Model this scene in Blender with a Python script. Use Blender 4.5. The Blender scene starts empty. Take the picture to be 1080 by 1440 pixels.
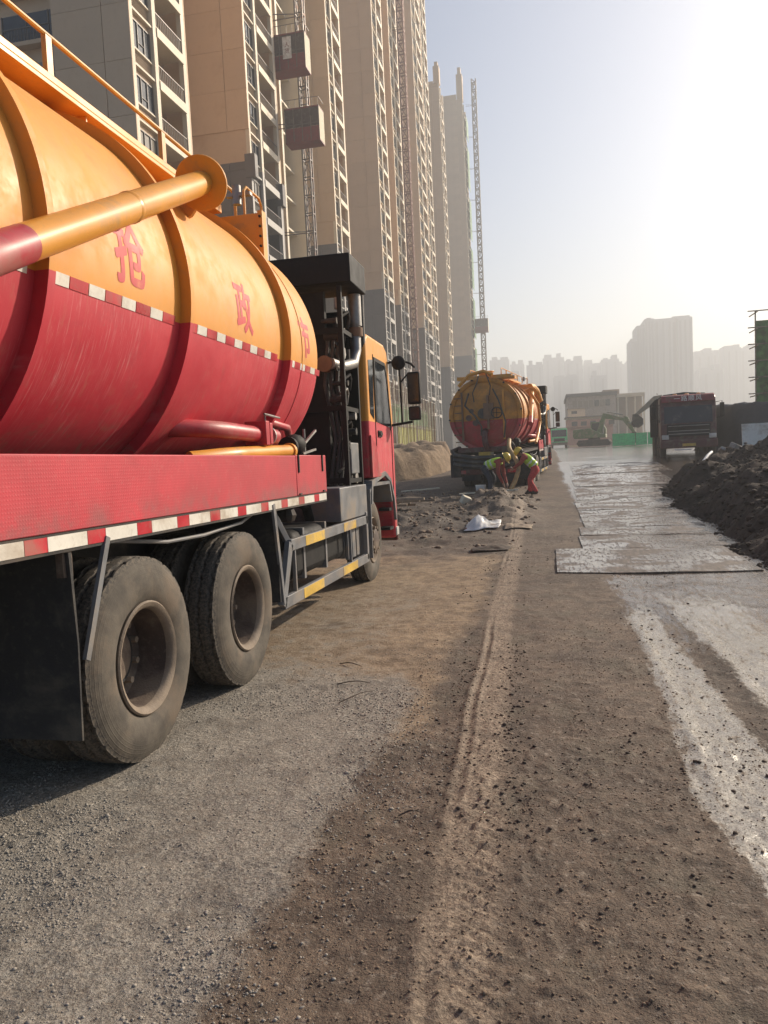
import bpy, bmesh, math, random
import numpy as np
from mathutils import Vector, Matrix, Euler
R_ = math.radians
rnd = random.Random(7)
SC = bpy.context.scene
COL = SC.collection

# ------------------------------------------------------------------ camera
F_PX, CAM_H = 1090.0, 1.52
ROLL, HZ, VX = R_(2.8), 628.0, 772.0
def camera_basis():
    c, s = math.cos(ROLL), math.sin(ROLL)
    u, v = VX - 540, 720 - HZ
    up, vp = u*c + v*s, -u*s + v*c
    pitch = math.atan(vp/F_PX); yaw = math.atan(up/math.hypot(F_PX, vp))
    fwd = Vector((-math.sin(yaw)*math.cos(pitch), math.cos(yaw)*math.cos(pitch), -math.sin(pitch)))
    r0 = Vector((math.cos(yaw), math.sin(yaw), 0)); u0 = r0.cross(fwd)
    return fwd, c*r0 - s*u0, c*u0 + s*r0
FWD, RIGHT, UPV = camera_basis()
def on_y(x, y, Y):
    """point of the photograph's pixel (x, y) at road distance Y"""
    d = FWD*F_PX + RIGHT*(x-540) + UPV*(720-y)
    d = d*(Y/d.y); return Vector((d.x, d.y, d.z + CAM_H))
def on_x(x, y, X):
    d = FWD*F_PX + RIGHT*(x-540) + UPV*(720-y)
    d = d*(X/d.x); return Vector((d.x, d.y, d.z + CAM_H))
cam_data = bpy.data.cameras.new('camera')
cam = bpy.data.objects.new('camera', cam_data); COL.objects.link(cam)
cam_data.sensor_fit = 'VERTICAL'; cam_data.sensor_height = 36.0
cam_data.lens = F_PX/1440*36; cam_data.clip_start = 0.05; cam_data.clip_end = 6000
m = Matrix((RIGHT, UPV, -FWD)).transposed().to_4x4(); m.translation = (0, 0, CAM_H)
cam.matrix_world = m
SC.camera = cam

# ------------------------------------------------------------------ sky, sun, exposure
SUN_AZ, SUN_EL = R_(42), R_(27)          # azimuth to the right of the road direction (+Y)
w = bpy.data.worlds.new('World'); SC.world = w; w.use_nodes = True
nt = w.node_tree; bg = nt.nodes['Background']
sky = nt.nodes.new('ShaderNodeTexSky'); sky.sky_type = 'NISHITA'; sky.sun_disc = False
sky.sun_elevation = SUN_EL; sky.sun_rotation = SUN_AZ
sky.air_density = 1.0; sky.dust_density = 2.8; sky.ozone_density = 1.8; sky.altitude = 50
nt.links.new(sky.outputs[0], bg.inputs[0]); bg.inputs[1].default_value = 0.10
sd = bpy.data.lights.new('sun', 'SUN'); sd.energy = 4.8; sd.angle = R_(0.9); sd.color = (1.0, 0.865, 0.69)
sun = bpy.data.objects.new('sun', sd); COL.objects.link(sun)
SV = Vector((math.sin(SUN_AZ)*math.cos(SUN_EL), math.cos(SUN_AZ)*math.cos(SUN_EL), math.sin(SUN_EL)))
sun.rotation_euler = SV.to_track_quat('Z', 'Y').to_euler(); sun.location = SV*300
vs = SC.view_settings; vs.view_transform = 'Standard'; vs.look = 'None'; vs.exposure = 0.37; vs.gamma = 1.0
vs.use_curve_mapping = False
SC.cycles.max_bounces = 6; SC.cycles.volume_bounces = 0; SC.cycles.transparent_max_bounces = 8

# ------------------------------------------------------------------ materials
def sock(node, *names):
    for n in names:
        if n in node.inputs: return node.inputs[n]
def L(nt, a, b): nt.links.new(a, b)
def mixc(nt, fac, a, b, blend='MIX'):
    n = nt.nodes.new('ShaderNodeMix'); n.data_type = 'RGBA'; n.blend_type = blend
    for s, v in ((n.inputs[0], fac), (n.inputs[6], a), (n.inputs[7], b)):
        if isinstance(v, (int, float)): s.default_value = v
        elif isinstance(v, tuple): s.default_value = (*v, 1) if len(v) == 3 else v
        else: L(nt, v, s)
    return n.outputs[2]
def ramp(nt, val, lo, hi, a=0.0, b=1.0):
    n = nt.nodes.new('ShaderNodeMapRange'); n.interpolation_type = 'SMOOTHSTEP'
    L(nt, val, n.inputs[0]); n.inputs[1].default_value = lo; n.inputs[2].default_value = hi
    n.inputs[3].default_value = a; n.inputs[4].default_value = b
    return n.outputs[0]
def math_n(nt, op, a, b=0.0, c=None):
    n = nt.nodes.new('ShaderNodeMath'); n.operation = op
    for s, v in zip(n.inputs, (a, b, c)):
        if v is None: continue
        if isinstance(v, (int, float)): s.default_value = v
        else: L(nt, v, s)
    return n.outputs[0]
def coords(nt, scale=(1, 1, 1), rot=(0, 0, 0), kind='Object'):
    tc = nt.nodes.new('ShaderNodeTexCoord'); mp = nt.nodes.new('ShaderNodeMapping')
    L(nt, tc.outputs[kind], mp.inputs[0]); mp.inputs[3].default_value = scale; mp.inputs[2].default_value = rot
    return mp.outputs[0]
def noise(nt, vec, scale, detail=4, rough=.55, dist=0.0):
    n = nt.nodes.new('ShaderNodeTexNoise'); L(nt, vec, n.inputs['Vector'])
    n.inputs['Scale'].default_value = scale; n.inputs['Detail'].default_value = detail
    n.inputs['Roughness'].default_value = rough; n.inputs['Distortion'].default_value = dist
    return n.outputs[0]
def bump(nt, h, strength, dist, prev=None):
    n = nt.nodes.new('ShaderNodeBump'); n.inputs['Strength'].default_value = strength
    n.inputs['Distance'].default_value = dist; L(nt, h, n.inputs['Height'])
    if prev is not None: L(nt, prev, n.inputs['Normal'])
    return n.outputs[0]
def new_mat(name):
    mt = bpy.data.materials.new(name); mt.use_nodes = True
    return mt, mt.node_tree, mt.node_tree.nodes['Principled BSDF']
def sc3(c, k): return tuple(min(1, v*k) for v in c)
MATS = {}
def pm(name, col, rough=.6, metal=0., var=.18, scale=5., dirt=None, dirt_amt=.0, bmp=.0, bscale=80., spec=None, dscale=2.5, orand=0., ocol=None):
    """general painted / mineral surface: two-tone noise, patchy dirt, roughness variation, fine relief"""
    mt, nt, bs = new_mat(name)
    v = coords(nt)
    n1 = noise(nt, v, scale, 5)
    c = mixc(nt, ramp(nt, n1, .3, .7), sc3(col, 1-var), sc3(col, 1+var))
    if dirt:
        n2 = noise(nt, v, dscale, 8, .65, .3)
        c = mixc(nt, ramp(nt, n2, .62-dirt_amt*.35, .80-dirt_amt*.25), c, dirt)
        n3 = noise(nt, v, dscale*14, 4, .6)
        c = mixc(nt, math_n(nt, 'MULTIPLY', ramp(nt, n3, .52, .72), dirt_amt*.7), c, dirt)
    if orand:      # piece-to-piece variation
        oi = nt.nodes.new('ShaderNodeObjectInfo'); rv = oi.outputs['Random']
        if ocol: c = mixc(nt, math_n(nt, 'MULTIPLY', math_n(nt, 'GREATER_THAN', rv, 1-orand), .75), c, ocol)
        else: c = mixc(nt, math_n(nt, 'MULTIPLY', rv, orand), c, sc3(col, .6))
    L(nt, c, bs.inputs['Base Color'])
    L(nt, ramp(nt, n1, .2, .8, max(.05, rough-.1), min(1, rough+.12)), bs.inputs['Roughness'])
    bs.inputs['Metallic'].default_value = metal
    if spec is not None: sock(bs, 'Specular IOR Level').default_value = spec
    if bmp: L(nt, bump(nt, noise(nt, v, bscale, 5, .6), bmp, .01), bs.inputs['Normal'])
    MATS[name] = mt; return mt
DUST = (.30, .24, .18)
M = {}
M['black'] = pm('black_paint', (.008, .008, .009), .62, dirt=(.03, .026, .022), dirt_amt=.25, spec=.25)
M['blackrub'] = pm('black_rubber_sheet', (.022, .022, .024), .75, dirt=(.09, .08, .065), dirt_amt=.4, bmp=.2)
M['chassis'] = pm('chassis_grime', (.022, .02, .02), .75, dirt=(.085, .065, .05), dirt_amt=.45, bmp=.3)
M['grey'] = pm('grey_guard_paint', (.16, .165, .175), .5, dirt=(.24, .20, .16), dirt_amt=.45)
M['yellow'] = pm('yellow_marking', (.62, .40, .06), .5, dirt=DUST, dirt_amt=.5)
M['steel'] = pm('bare_steel', (.30, .29, .28), .5, .7, dirt=(.2, .15, .1), dirt_amt=.3)
M['orange'] = pm('orange_paint', (.72, .32, .045), .38, var=.07, scale=2, dirt=(.42, .25, .10), dirt_amt=.32)
M['red'] = pm('red_paint', (.46, .035, .05), .42, var=.12, scale=3, dirt=(.38, .14, .12), dirt_amt=.45)
M['maroon'] = pm('dark_red_paint', (.085, .011, .014), .45, dirt=(.12, .09, .07), dirt_amt=.5)
M['visor'] = pm('faded_red_visor', (.22, .022, .028), .5, dirt=(.14, .10, .08), dirt_amt=.4)
M['tapew'] = pm('white_reflective_film', (.74, .71, .64), .35, var=.06, dirt=(.45, .38, .30), dirt_amt=.45)
M['taper'] = pm('red_reflective_film', (.50, .02, .035), .35, dirt=(.35, .15, .12), dirt_amt=.45)
M['glyph'] = pm('red_lettering', (.56, .030, .035), .55, var=.08, dirt=(.64, .17, .06), dirt_amt=.2, dscale=6)
M['rim'] = pm('dusty_rim', (.075, .052, .043), .75, dirt=(.20, .155, .115), dirt_amt=.5, bmp=.3)
M['rimlip'] = pm('dusty_rim_lip', (.20, .155, .115), .8, dirt=(.30, .24, .18), dirt_amt=.5, bmp=.3)
M['glass'] = pm('cab_glass', (.02, .025, .03), .08, var=.1, dirt=(.14, .12, .10), dirt_amt=.25)
M['mirror'] = pm('mirror_glass', (.75, .75, .75), .04, 1.0, var=.02)
M['lamp'] = pm('lamp_lens', (.55, .54, .50), .15)
M['amber'] = pm('amber_lens', (.6, .22, .03), .2)
M['hose'] = pm('tan_hose', (.46, .30, .13), .55, dirt=(.2, .14, .09), dirt_amt=.4)
M['blackhose'] = pm('black_hose', (.03, .03, .03), .55, dirt=(.11, .09, .07), dirt_amt=.5)
M['wall'] = pm('beige_stone_cladding', (.62, .455, .305), .75, var=.07, scale=.15, orand=.22, dirt=(.46, .30, .18), dirt_amt=.3, dscale=.2, bmp=.08, bscale=30)
M['cream'] = pm('cream_trim', (.66, .58, .45), .65, var=.06, scale=.6)
M['greystone'] = pm('grey_stone_cladding', (.115, .105, .105), .6, var=.12, scale=.4, bmp=.08, bscale=30)
M['greytrim'] = pm('pale_grey_trim', (.42, .40, .37), .6, var=.08)
M['winframe'] = pm('window_frame', (.10, .08, .07), .5)
M['pane'] = pm('window_pane', (.035, .042, .05), .06, var=.4, scale=.35, orand=.3, ocol=(.30, .27, .22))
M['gold'] = pm('gold_toned_window', (.55, .36, .09), .35, var=.5, scale=.7)  # gold-toned core panes, tone mottled by noise
M['louvre'] = pm('louvre_blade', (.26, .21, .16), .6)
M['rail'] = pm('balcony_rail', (.12, .10, .09), .45, .3)
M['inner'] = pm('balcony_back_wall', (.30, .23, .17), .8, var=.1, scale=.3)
M['mast'] = pm('galvanised_lattice', (.17, .16, .155), .45, .7, dirt=(.2, .09, .05), dirt_amt=.4)
M['rustmast'] = pm('rusty_lattice', (.22, .11, .085), .6, .3)
M['cage'] = pm('hoist_cage_mesh', (.05, .027, .022), .6, dirt=(.12, .1, .09), dirt_amt=.4)
M['cagered'] = pm('hoist_cage_red', (.17, .022, .022), .55, dirt=(.09, .06, .055), dirt_amt=.3)
M['plate'] = None
M['net'] = pm('green_safety_net', (.06, .22, .09), .7, dirt=(.2, .2, .12), dirt_amt=.4)
M['sidenet'] = pm('faded_scaffold_net', (.13, .25, .08), .8, var=.3, scale=3, dirt=(.10, .10, .05), dirt_amt=.5)
M['greenfence'] = pm('green_barrier_panel', (.09, .62, .26), .55, dirt=(.25, .3, .2), dirt_amt=.2)
M['ynet'] = pm('yellow_green_net', (.40, .42, .12), .8, var=.25)
M['concrete'] = pm('raw_concrete', (.33, .31, .285), .85, dirt=(.2, .17, .14), dirt_amt=.4, bmp=.2)
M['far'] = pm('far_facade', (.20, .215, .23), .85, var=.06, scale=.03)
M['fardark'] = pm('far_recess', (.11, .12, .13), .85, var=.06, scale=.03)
M['pink'] = pm('pink_render', (.50, .30, .25), .8, var=.1)
M['ivory'] = pm('ivory_render', (.62, .56, .43), .8, var=.08)
M['rust'] = pm('rebar_rust', (.22, .13, .08), .8)
M['white'] = pm('white_plastic', (.70, .69, .67), .45, dirt=(.35, .3, .25), dirt_amt=.4)
M['vest'] = pm('lime_vest', (.42, .62, .05), .75, var=.12, scale=14)
M['vestband'] = pm('silver_band', (.62, .63, .60), .4)
M['helmet'] = pm('yellow_helmet', (.74, .50, .06), .35, dirt=(.4, .3, .15), dirt_amt=.2)
M['skin'] = pm('skin', (.38, .22, .15), .55)
M['trred'] = pm('red_trousers', (.50, .06, .055), .85, var=.2, scale=16)
M['trdark'] = pm('dark_trousers', (.03, .035, .05), .85, var=.25, scale=16)
M['shirt'] = pm('rust_red_shirt', (.32, .06, .045), .85, var=.2, scale=16)
M['hair'] = pm('black_hair', (.012, .010, .009), .6)
M['boot'] = pm('muddy_boot', (.06, .05, .04), .8)
M['timber'] = pm('old_timber', (.34, .26, .18), .8, dirt=(.15, .11, .08), dirt_amt=.5, bmp=.3, bscale=40)
M['excgreen'] = pm('green_machine_paint', (.09, .17, .06), .5, dirt=(.25, .2, .14), dirt_amt=.45)
M['excgrey'] = pm('grey_machine_paint', (.15, .14, .12), .5, dirt=(.25, .2, .14), dirt_amt=.45)
M['tarp'] = pm('black_tarpaulin', (.022, .022, .028), .5, var=.3, bmp=.3, bscale=12)

def tank_paint(name, zb, zslope=0.0, grime=0.0):
    """orange above / red below the painted waterline, streaked and dusty on the red"""
    mt, nt, bs = new_mat(name)
    v = coords(nt); sep = nt.nodes.new('ShaderNodeSeparateXYZ'); L(nt, v, sep.inputs[0])
    z = math_n(nt, 'ADD', sep.outputs[2], math_n(nt, 'MULTIPLY', sep.outputs[1], zslope))
    edge = ramp(nt, z, zb-.002, zb+.002)
    n1 = noise(nt, v, 1.6, 5, .6)
    org = mixc(nt, ramp(nt, n1, .3, .72), (.74, .31, .035), (.68, .29, .05))
    org = mixc(nt, math_n(nt, 'MULTIPLY', ramp(nt, noise(nt, v, 7, 6, .7), .52, .75), .35), org, (.46, .25, .10))
    # scuffs: fine streaks running down and back over the red half
    vst = coords(nt, (1, 55, 3.2), (R_(16), 0, 0))
    st = noise(nt, vst, 1.0, 5, .7)
    vst2 = coords(nt, (1, 160, 6), (R_(16), 0, 0))
    st2 = noise(nt, vst2, 1.0, 3, .7)
    patch = ramp(nt, noise(nt, v, 1.1, 3), .35, .65)
    red = mixc(nt, ramp(nt, n1, .3, .7), (.52, .024, .045), (.60, .045, .065))
    red = mixc(nt, math_n(nt, 'MULTIPLY', ramp(nt, st, .52, .74), math_n(nt, 'MULTIPLY', patch, .85)), red, (.66, .27, .27))
    red = mixc(nt, math_n(nt, 'MULTIPLY', ramp(nt, st2, .58, .78), math_n(nt, 'MULTIPLY', patch, .75)), red, (.70, .42, .40))
    red = mixc(nt, math_n(nt, 'MULTIPLY', ramp(nt, noise(nt, v, 3.1, 6, .7), .50, .74), .4), red, (.36, .03, .045))
    col = mixc(nt, edge, red, org)
    # dusty runs everywhere
    vd = coords(nt, (9, 9, 1.1)); dd = noise(nt, vd, 1.5, 6, .65)
    col = mixc(nt, math_n(nt, 'MULTIPLY', ramp(nt, dd, .55, .8), .28), col, (.42, .27, .17))
    L(nt, col, bs.inputs['Base Color'])
    if grime: col = mixc(nt, math_n(nt, 'MULTIPLY', ramp(nt, noise(nt, v, 1.9, 7, .7, .5), .32, .62), grime), col, (.13, .075, .04))
    spl = math_n(nt, 'MULTIPLY', ramp(nt, noise(nt, v, 7, 9, .72, .6), .50, .66), ramp(nt, sep.outputs[2], 1.45, 2.15, .55, 0.))
    col = mixc(nt, spl, col, (.27, .17, .12))
    spk = ramp(nt, noise(nt, v, 70, 3, .6), .66, .74)
    col = mixc(nt, math_n(nt, 'MULTIPLY', spk, ramp(nt, noise(nt, v, 2.3, 4), .45, .65, 0., .6)), col, (.22, .13, .08))
    vrun = coords(nt, (1, 26, .9)); rn = noise(nt, vrun, 1.0, 4, .7)
    col = mixc(nt, ramp(nt, rn, .60, .78, .0, .4), col, (.40, .21, .10))
    L(nt, col, bs.inputs['Base Color'])
    L(nt, ramp(nt, noise(nt, v, 5, 6, .7), .3, .7, .42, .68), bs.inputs['Roughness'])
    L(nt, bump(nt, noise(nt, v, 60, 4), .05, .003, bump(nt, noise(nt, v, 2.2, 2), .12, .02)), bs.inputs['Normal'])
    return mt
M['tank'] = tank_paint('tanker_two_tone_paint', 2.397)
M['tank2'] = tank_paint('grimy_two_tone_paint', 2.397, 0, .5)
M['cabpaint'] = tank_paint('cab_two_tone_paint', 2.02, .0)

def diamond_plate(name, col):
    mt, nt, bs = new_mat(name)
    v = coords(nt); sep = nt.nodes.new('ShaderNodeSeparateXYZ'); L(nt, v, sep.inputs[0])
    k = 2*math.pi/.034
    a = math_n(nt, 'SINE', math_n(nt, 'MULTIPLY', math_n(nt, 'ADD', sep.outputs[1], sep.outputs[2]), k))
    b = math_n(nt, 'SINE', math_n(nt, 'MULTIPLY', math_n(nt, 'SUBTRACT', sep.outputs[1], sep.outputs[2]), k))
    h = ramp(nt, math_n(nt, 'MULTIPLY', a, b), .2, .8)
    n1 = noise(nt, v, 2.2, 6, .65)
    c = mixc(nt, ramp(nt, n1, .3, .7), sc3(col, .85), sc3(col, 1.12))
    c = mixc(nt, math_n(nt, 'MULTIPLY', h, .10), c, (.60, .14, .14))
    low = ramp(nt, sep.outputs[2], 1.25, 1.42, .75, .1)
    c = mixc(nt, math_n(nt, 'MULTIPLY', ramp(nt, noise(nt, v, 5, 7, .7), .36, .66), low), c, (.22, .085, .085))
    c = mixc(nt, math_n(nt, 'MULTIPLY', ramp(nt, noise(nt, v, 30, 4, .7), .55, .75), .25), c, (.46, .20, .18))
    L(nt, c, bs.inputs['Base Color']); bs.inputs['Roughness'].default_value = .55
    L(nt, bump(nt, h, .14, .003), bs.inputs['Normal'])
    return mt
M['diamond'] = diamond_plate('red_chequer_plate', (.50, .026, .045))

def tyre_mat():
    mt, nt, bs = new_mat('dusty_tyre')
    v = coords(nt); sep = nt.nodes.new('ShaderNodeSeparateXYZ'); L(nt, v, sep.inputs[0])
    r = math_n(nt, 'SQRT', math_n(nt, 'ADD', math_n(nt, 'POWER', sep.outputs[1], 2.0), math_n(nt, 'POWER', sep.outputs[2], 2.0)))
    n1 = noise(nt, v, 6, 6, .65); n2 = noise(nt, v, 60, 4, .6)
    c = mixc(nt, ramp(nt, n1, .3, .7), (.058, .050, .041), (.125, .107, .085))
    c = mixc(nt, math_n(nt, 'MULTIPLY', ramp(nt, n2, .5, .75), .5), c, (.085, .075, .065))
    c = mixc(nt, ramp(nt, noise(nt, v, 2.5, 5, .7), .45, .65, 0., .7), c, (.15, .112, .080))
    tread = ramp(nt, r, .495, .515)
    c = mixc(nt, tread, c, mixc(nt, ramp(nt, n2, .4, .6), (.05, .045, .04), (.12, .10, .078)))
    L(nt, c, bs.inputs['Base Color']); bs.inputs['Roughness'].default_value = .85
    rings = math_n(nt, 'SINE', math_n(nt, 'MULTIPLY', r, 2*math.pi/.021))
    rings = math_n(nt, 'MULTIPLY', ramp(nt, rings, .6, 1.0), ramp(nt, r, .40, .50, 0., 1.))
    b1 = bump(nt, rings, .25, .004)
    L(nt, bump(nt, n2, .3, .004, b1), bs.inputs['Normal'])
    return mt
M['tyre'] = tyre_mat()

def steel_plate_mat():
    mt, nt, bs = new_mat('wet_road_plate')
    v = coords(nt); vs_ = coords(nt, (7, 1.2, 1))
    n1 = noise(nt, v, 1.3, 6, .65, .4); n2 = noise(nt, vs_, 3, 6, .7); n3 = noise(nt, v, 45, 4)
    c = mixc(nt, ramp(nt, n2, .35, .65), (.075, .054, .040), (.19, .145, .106))
    c = mixc(nt, math_n(nt, 'MULTIPLY', ramp(nt, n1, .48, .60), ramp(nt, n2, .44, .60)), c, (.30, .265, .22))
    c = mixc(nt, ramp(nt, noise(nt, vs_, 5, 6, .7), .46, .62, 0., .75), c, (.095, .070, .052))
    c = mixc(nt, math_n(nt, 'MULTIPLY', ramp(nt, n3, .5, .7), .5), c, (.07, .052, .04))
    L(nt, c, bs.inputs['Base Color'])
    wet = math_n(nt, 'MULTIPLY', ramp(nt, n1, .38, .54), ramp(nt, n2, .34, .54))
    L(nt, ramp(nt, wet, 0, 1, .60, .12), bs.inputs['Roughness'])
    L(nt, bump(nt, n2, .25, .008, bump(nt, n3, .2, .004)), bs.inputs['Normal'])
    return mt
M['plate'] = steel_plate_mat()

def ground_mat():
    mt, nt, bs = new_mat('muddy_site_ground')
    v = coords(nt)
    def attr(nm):
        a = nt.nodes.new('ShaderNodeAttribute'); a.attribute_name = nm; return a.outputs['Fac']
    gravel, wet, pale, track, dark, dry = (attr(k) for k in ('gravel', 'wet', 'pale', 'track', 'dark', 'dry'))
    nb = noise(nt, v, 1.2, 7, .62, .3); nm = noise(nt, v, 7, 7, .66, .2); nf = noise(nt, v, 55, 5, .65)
    vo = nt.nodes.new('ShaderNodeTexVoronoi'); L(nt, v, vo.inputs['Vector']); vo.inputs['Scale'].default_value = 42
    vo2 = nt.nodes.new('ShaderNodeTexVoronoi'); L(nt, v, vo2.inputs['Vector']); vo2.inputs['Scale'].default_value = 95
    mud = mixc(nt, ramp(nt, nm, .3, .7), (.060, .039, .026), (.155, .106, .072))
    mud = mixc(nt, ramp(nt, nb, .35, .65), mud, mixc(nt, ramp(nt, nm, .3, .7), (.098, .069, .048), (.205, .149, .104)))
    mud = mixc(nt, ramp(nt, noise(nt, v, 2.1, 6, .65, .4), .50, .64, 0., .75), mud, (.115, .092, .062))
    mud = mixc(nt, ramp(nt, noise(nt, v, .8, 6, .65, .5), .50, .62, 0., .8), mud, mixc(nt, ramp(nt, nf, .35, .65), (.045, .030, .022), (.105, .074, .054)))
    grav = mixc(nt, ramp(nt, nf, .35, .65), (.17, .145, .115), (.42, .375, .31))
    grav = mixc(nt, ramp(nt, noise(nt, v, 3.5, 6, .7), .46, .66, 0., .75), grav, (.15, .122, .095))
    grav = mixc(nt, math_n(nt, 'MULTIPLY', vo.outputs['Color'], .5), grav, (.27, .26, .235))
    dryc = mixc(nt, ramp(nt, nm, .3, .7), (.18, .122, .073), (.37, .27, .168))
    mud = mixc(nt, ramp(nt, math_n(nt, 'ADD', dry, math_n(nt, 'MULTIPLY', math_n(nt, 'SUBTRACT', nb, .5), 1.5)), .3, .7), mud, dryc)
    gfac = math_n(nt, 'ADD', gravel, math_n(nt, 'MULTIPLY', math_n(nt, 'SUBTRACT', nm, .5), .9))
    c = mixc(nt, ramp(nt, gfac, .35, .65), mud, grav)
    tr = mixc(nt, ramp(nt, nf, .38, .66), (.15, .108, .076), (.38, .295, .215))
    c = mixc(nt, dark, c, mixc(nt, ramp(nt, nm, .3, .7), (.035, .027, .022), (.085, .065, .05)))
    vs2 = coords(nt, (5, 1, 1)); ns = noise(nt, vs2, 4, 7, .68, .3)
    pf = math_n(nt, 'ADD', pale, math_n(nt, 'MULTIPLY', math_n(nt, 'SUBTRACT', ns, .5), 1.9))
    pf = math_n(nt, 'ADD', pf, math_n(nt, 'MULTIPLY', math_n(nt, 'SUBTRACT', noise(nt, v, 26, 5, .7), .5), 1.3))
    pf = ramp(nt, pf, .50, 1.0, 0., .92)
    pc = mixc(nt, ramp(nt, nf, .3, .62), (.24, .21, .17), (.50, .47, .40))  # slurry strips painted pale; part of the wet glare is in this colour
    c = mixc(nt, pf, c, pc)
    # scattered dark crumbs and light grit
    c = mixc(nt, math_n(nt, 'MULTIPLY', ramp(nt, vo2.outputs['Distance'], .20, .12), ramp(nt, nm, .5, .62)), c, (.055, .042, .033))
    n5 = noise(nt, v, 130, 4, .7)
    c = mixc(nt, ramp(nt, n5, .48, .62, .0, .7), c, (.045, .034, .027))
    c = mixc(nt, ramp(nt, noise(nt, v, 24, 6, .7), .54, .66, .0, .6), c, (.30, .25, .20))
    c = mixc(nt, math_n(nt, 'MULTIPLY', track, ramp(nt, nm, .3, .6, .4, .95)), c, tr)
    L(nt, c, bs.inputs['Base Color'])
    wf = ramp(nt, math_n(nt, 'ADD', wet, math_n(nt, 'MULTIPLY', math_n(nt, 'SUBTRACT', ns, .5), .9)), .35, .7)
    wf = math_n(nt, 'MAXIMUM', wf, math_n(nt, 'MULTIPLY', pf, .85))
    L(nt, ramp(nt, wf, 0, 1, .80, .16), bs.inputs['Roughness'])
    b1 = bump(nt, nm, .6, .02); b2 = bump(nt, nf, 1.0, .010, b1)
    dryk = ramp(nt, wf, 0, 1, 1., .22)
    for bb in (b1, b2): L(nt, math_n(nt, 'MULTIPLY', dryk, bb.node.inputs['Strength'].default_value), bb.node.inputs['Strength'])
    n4 = noise(nt, v, 180, 3, .6); b3 = bump(nt, n4, .6, .004, b2); L(nt, math_n(nt, 'MULTIPLY', dryk, .6), b3.node.inputs['Strength'])
    L(nt, b3, bs.inputs['Normal'])
    return mt
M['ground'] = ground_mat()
def soil_mat(name, a, b):
    mt, nt, bs = new_mat(name); v = coords(nt)
    nm = noise(nt, v, 3, 8, .68, .3); nf = noise(nt, v, 30, 5, .65)
    c = mixc(nt, ramp(nt, nm, .3, .7), a, b)
    c = mixc(nt, math_n(nt, 'MULTIPLY', ramp(nt, nf, .5, .7), .5), c, sc3(a, .6))
    L(nt, c, bs.inputs['Base Color']); bs.inputs['Roughness'].default_value = .95
    L(nt, bump(nt, nf, .8, .03, bump(nt, nm, .8, .08)), bs.inputs['Normal'])
    return mt
M['soil'] = soil_mat('dark_soil', (.036, .024, .018), (.080, .054, .040))
M['sand'] = soil_mat('sandy_soil', (.17, .12, .078), (.30, .22, .145))
M['stone'] = pm('gravel_stone', (.29, .262, .225), .85, var=.4, scale=45)
M['clod'] = pm('mud_clod', (.075, .055, .042), .9, var=.35, scale=9)
M['rubble'] = pm('brown_rubble', (.19, .135, .092), .9, var=.35, scale=4)

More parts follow.
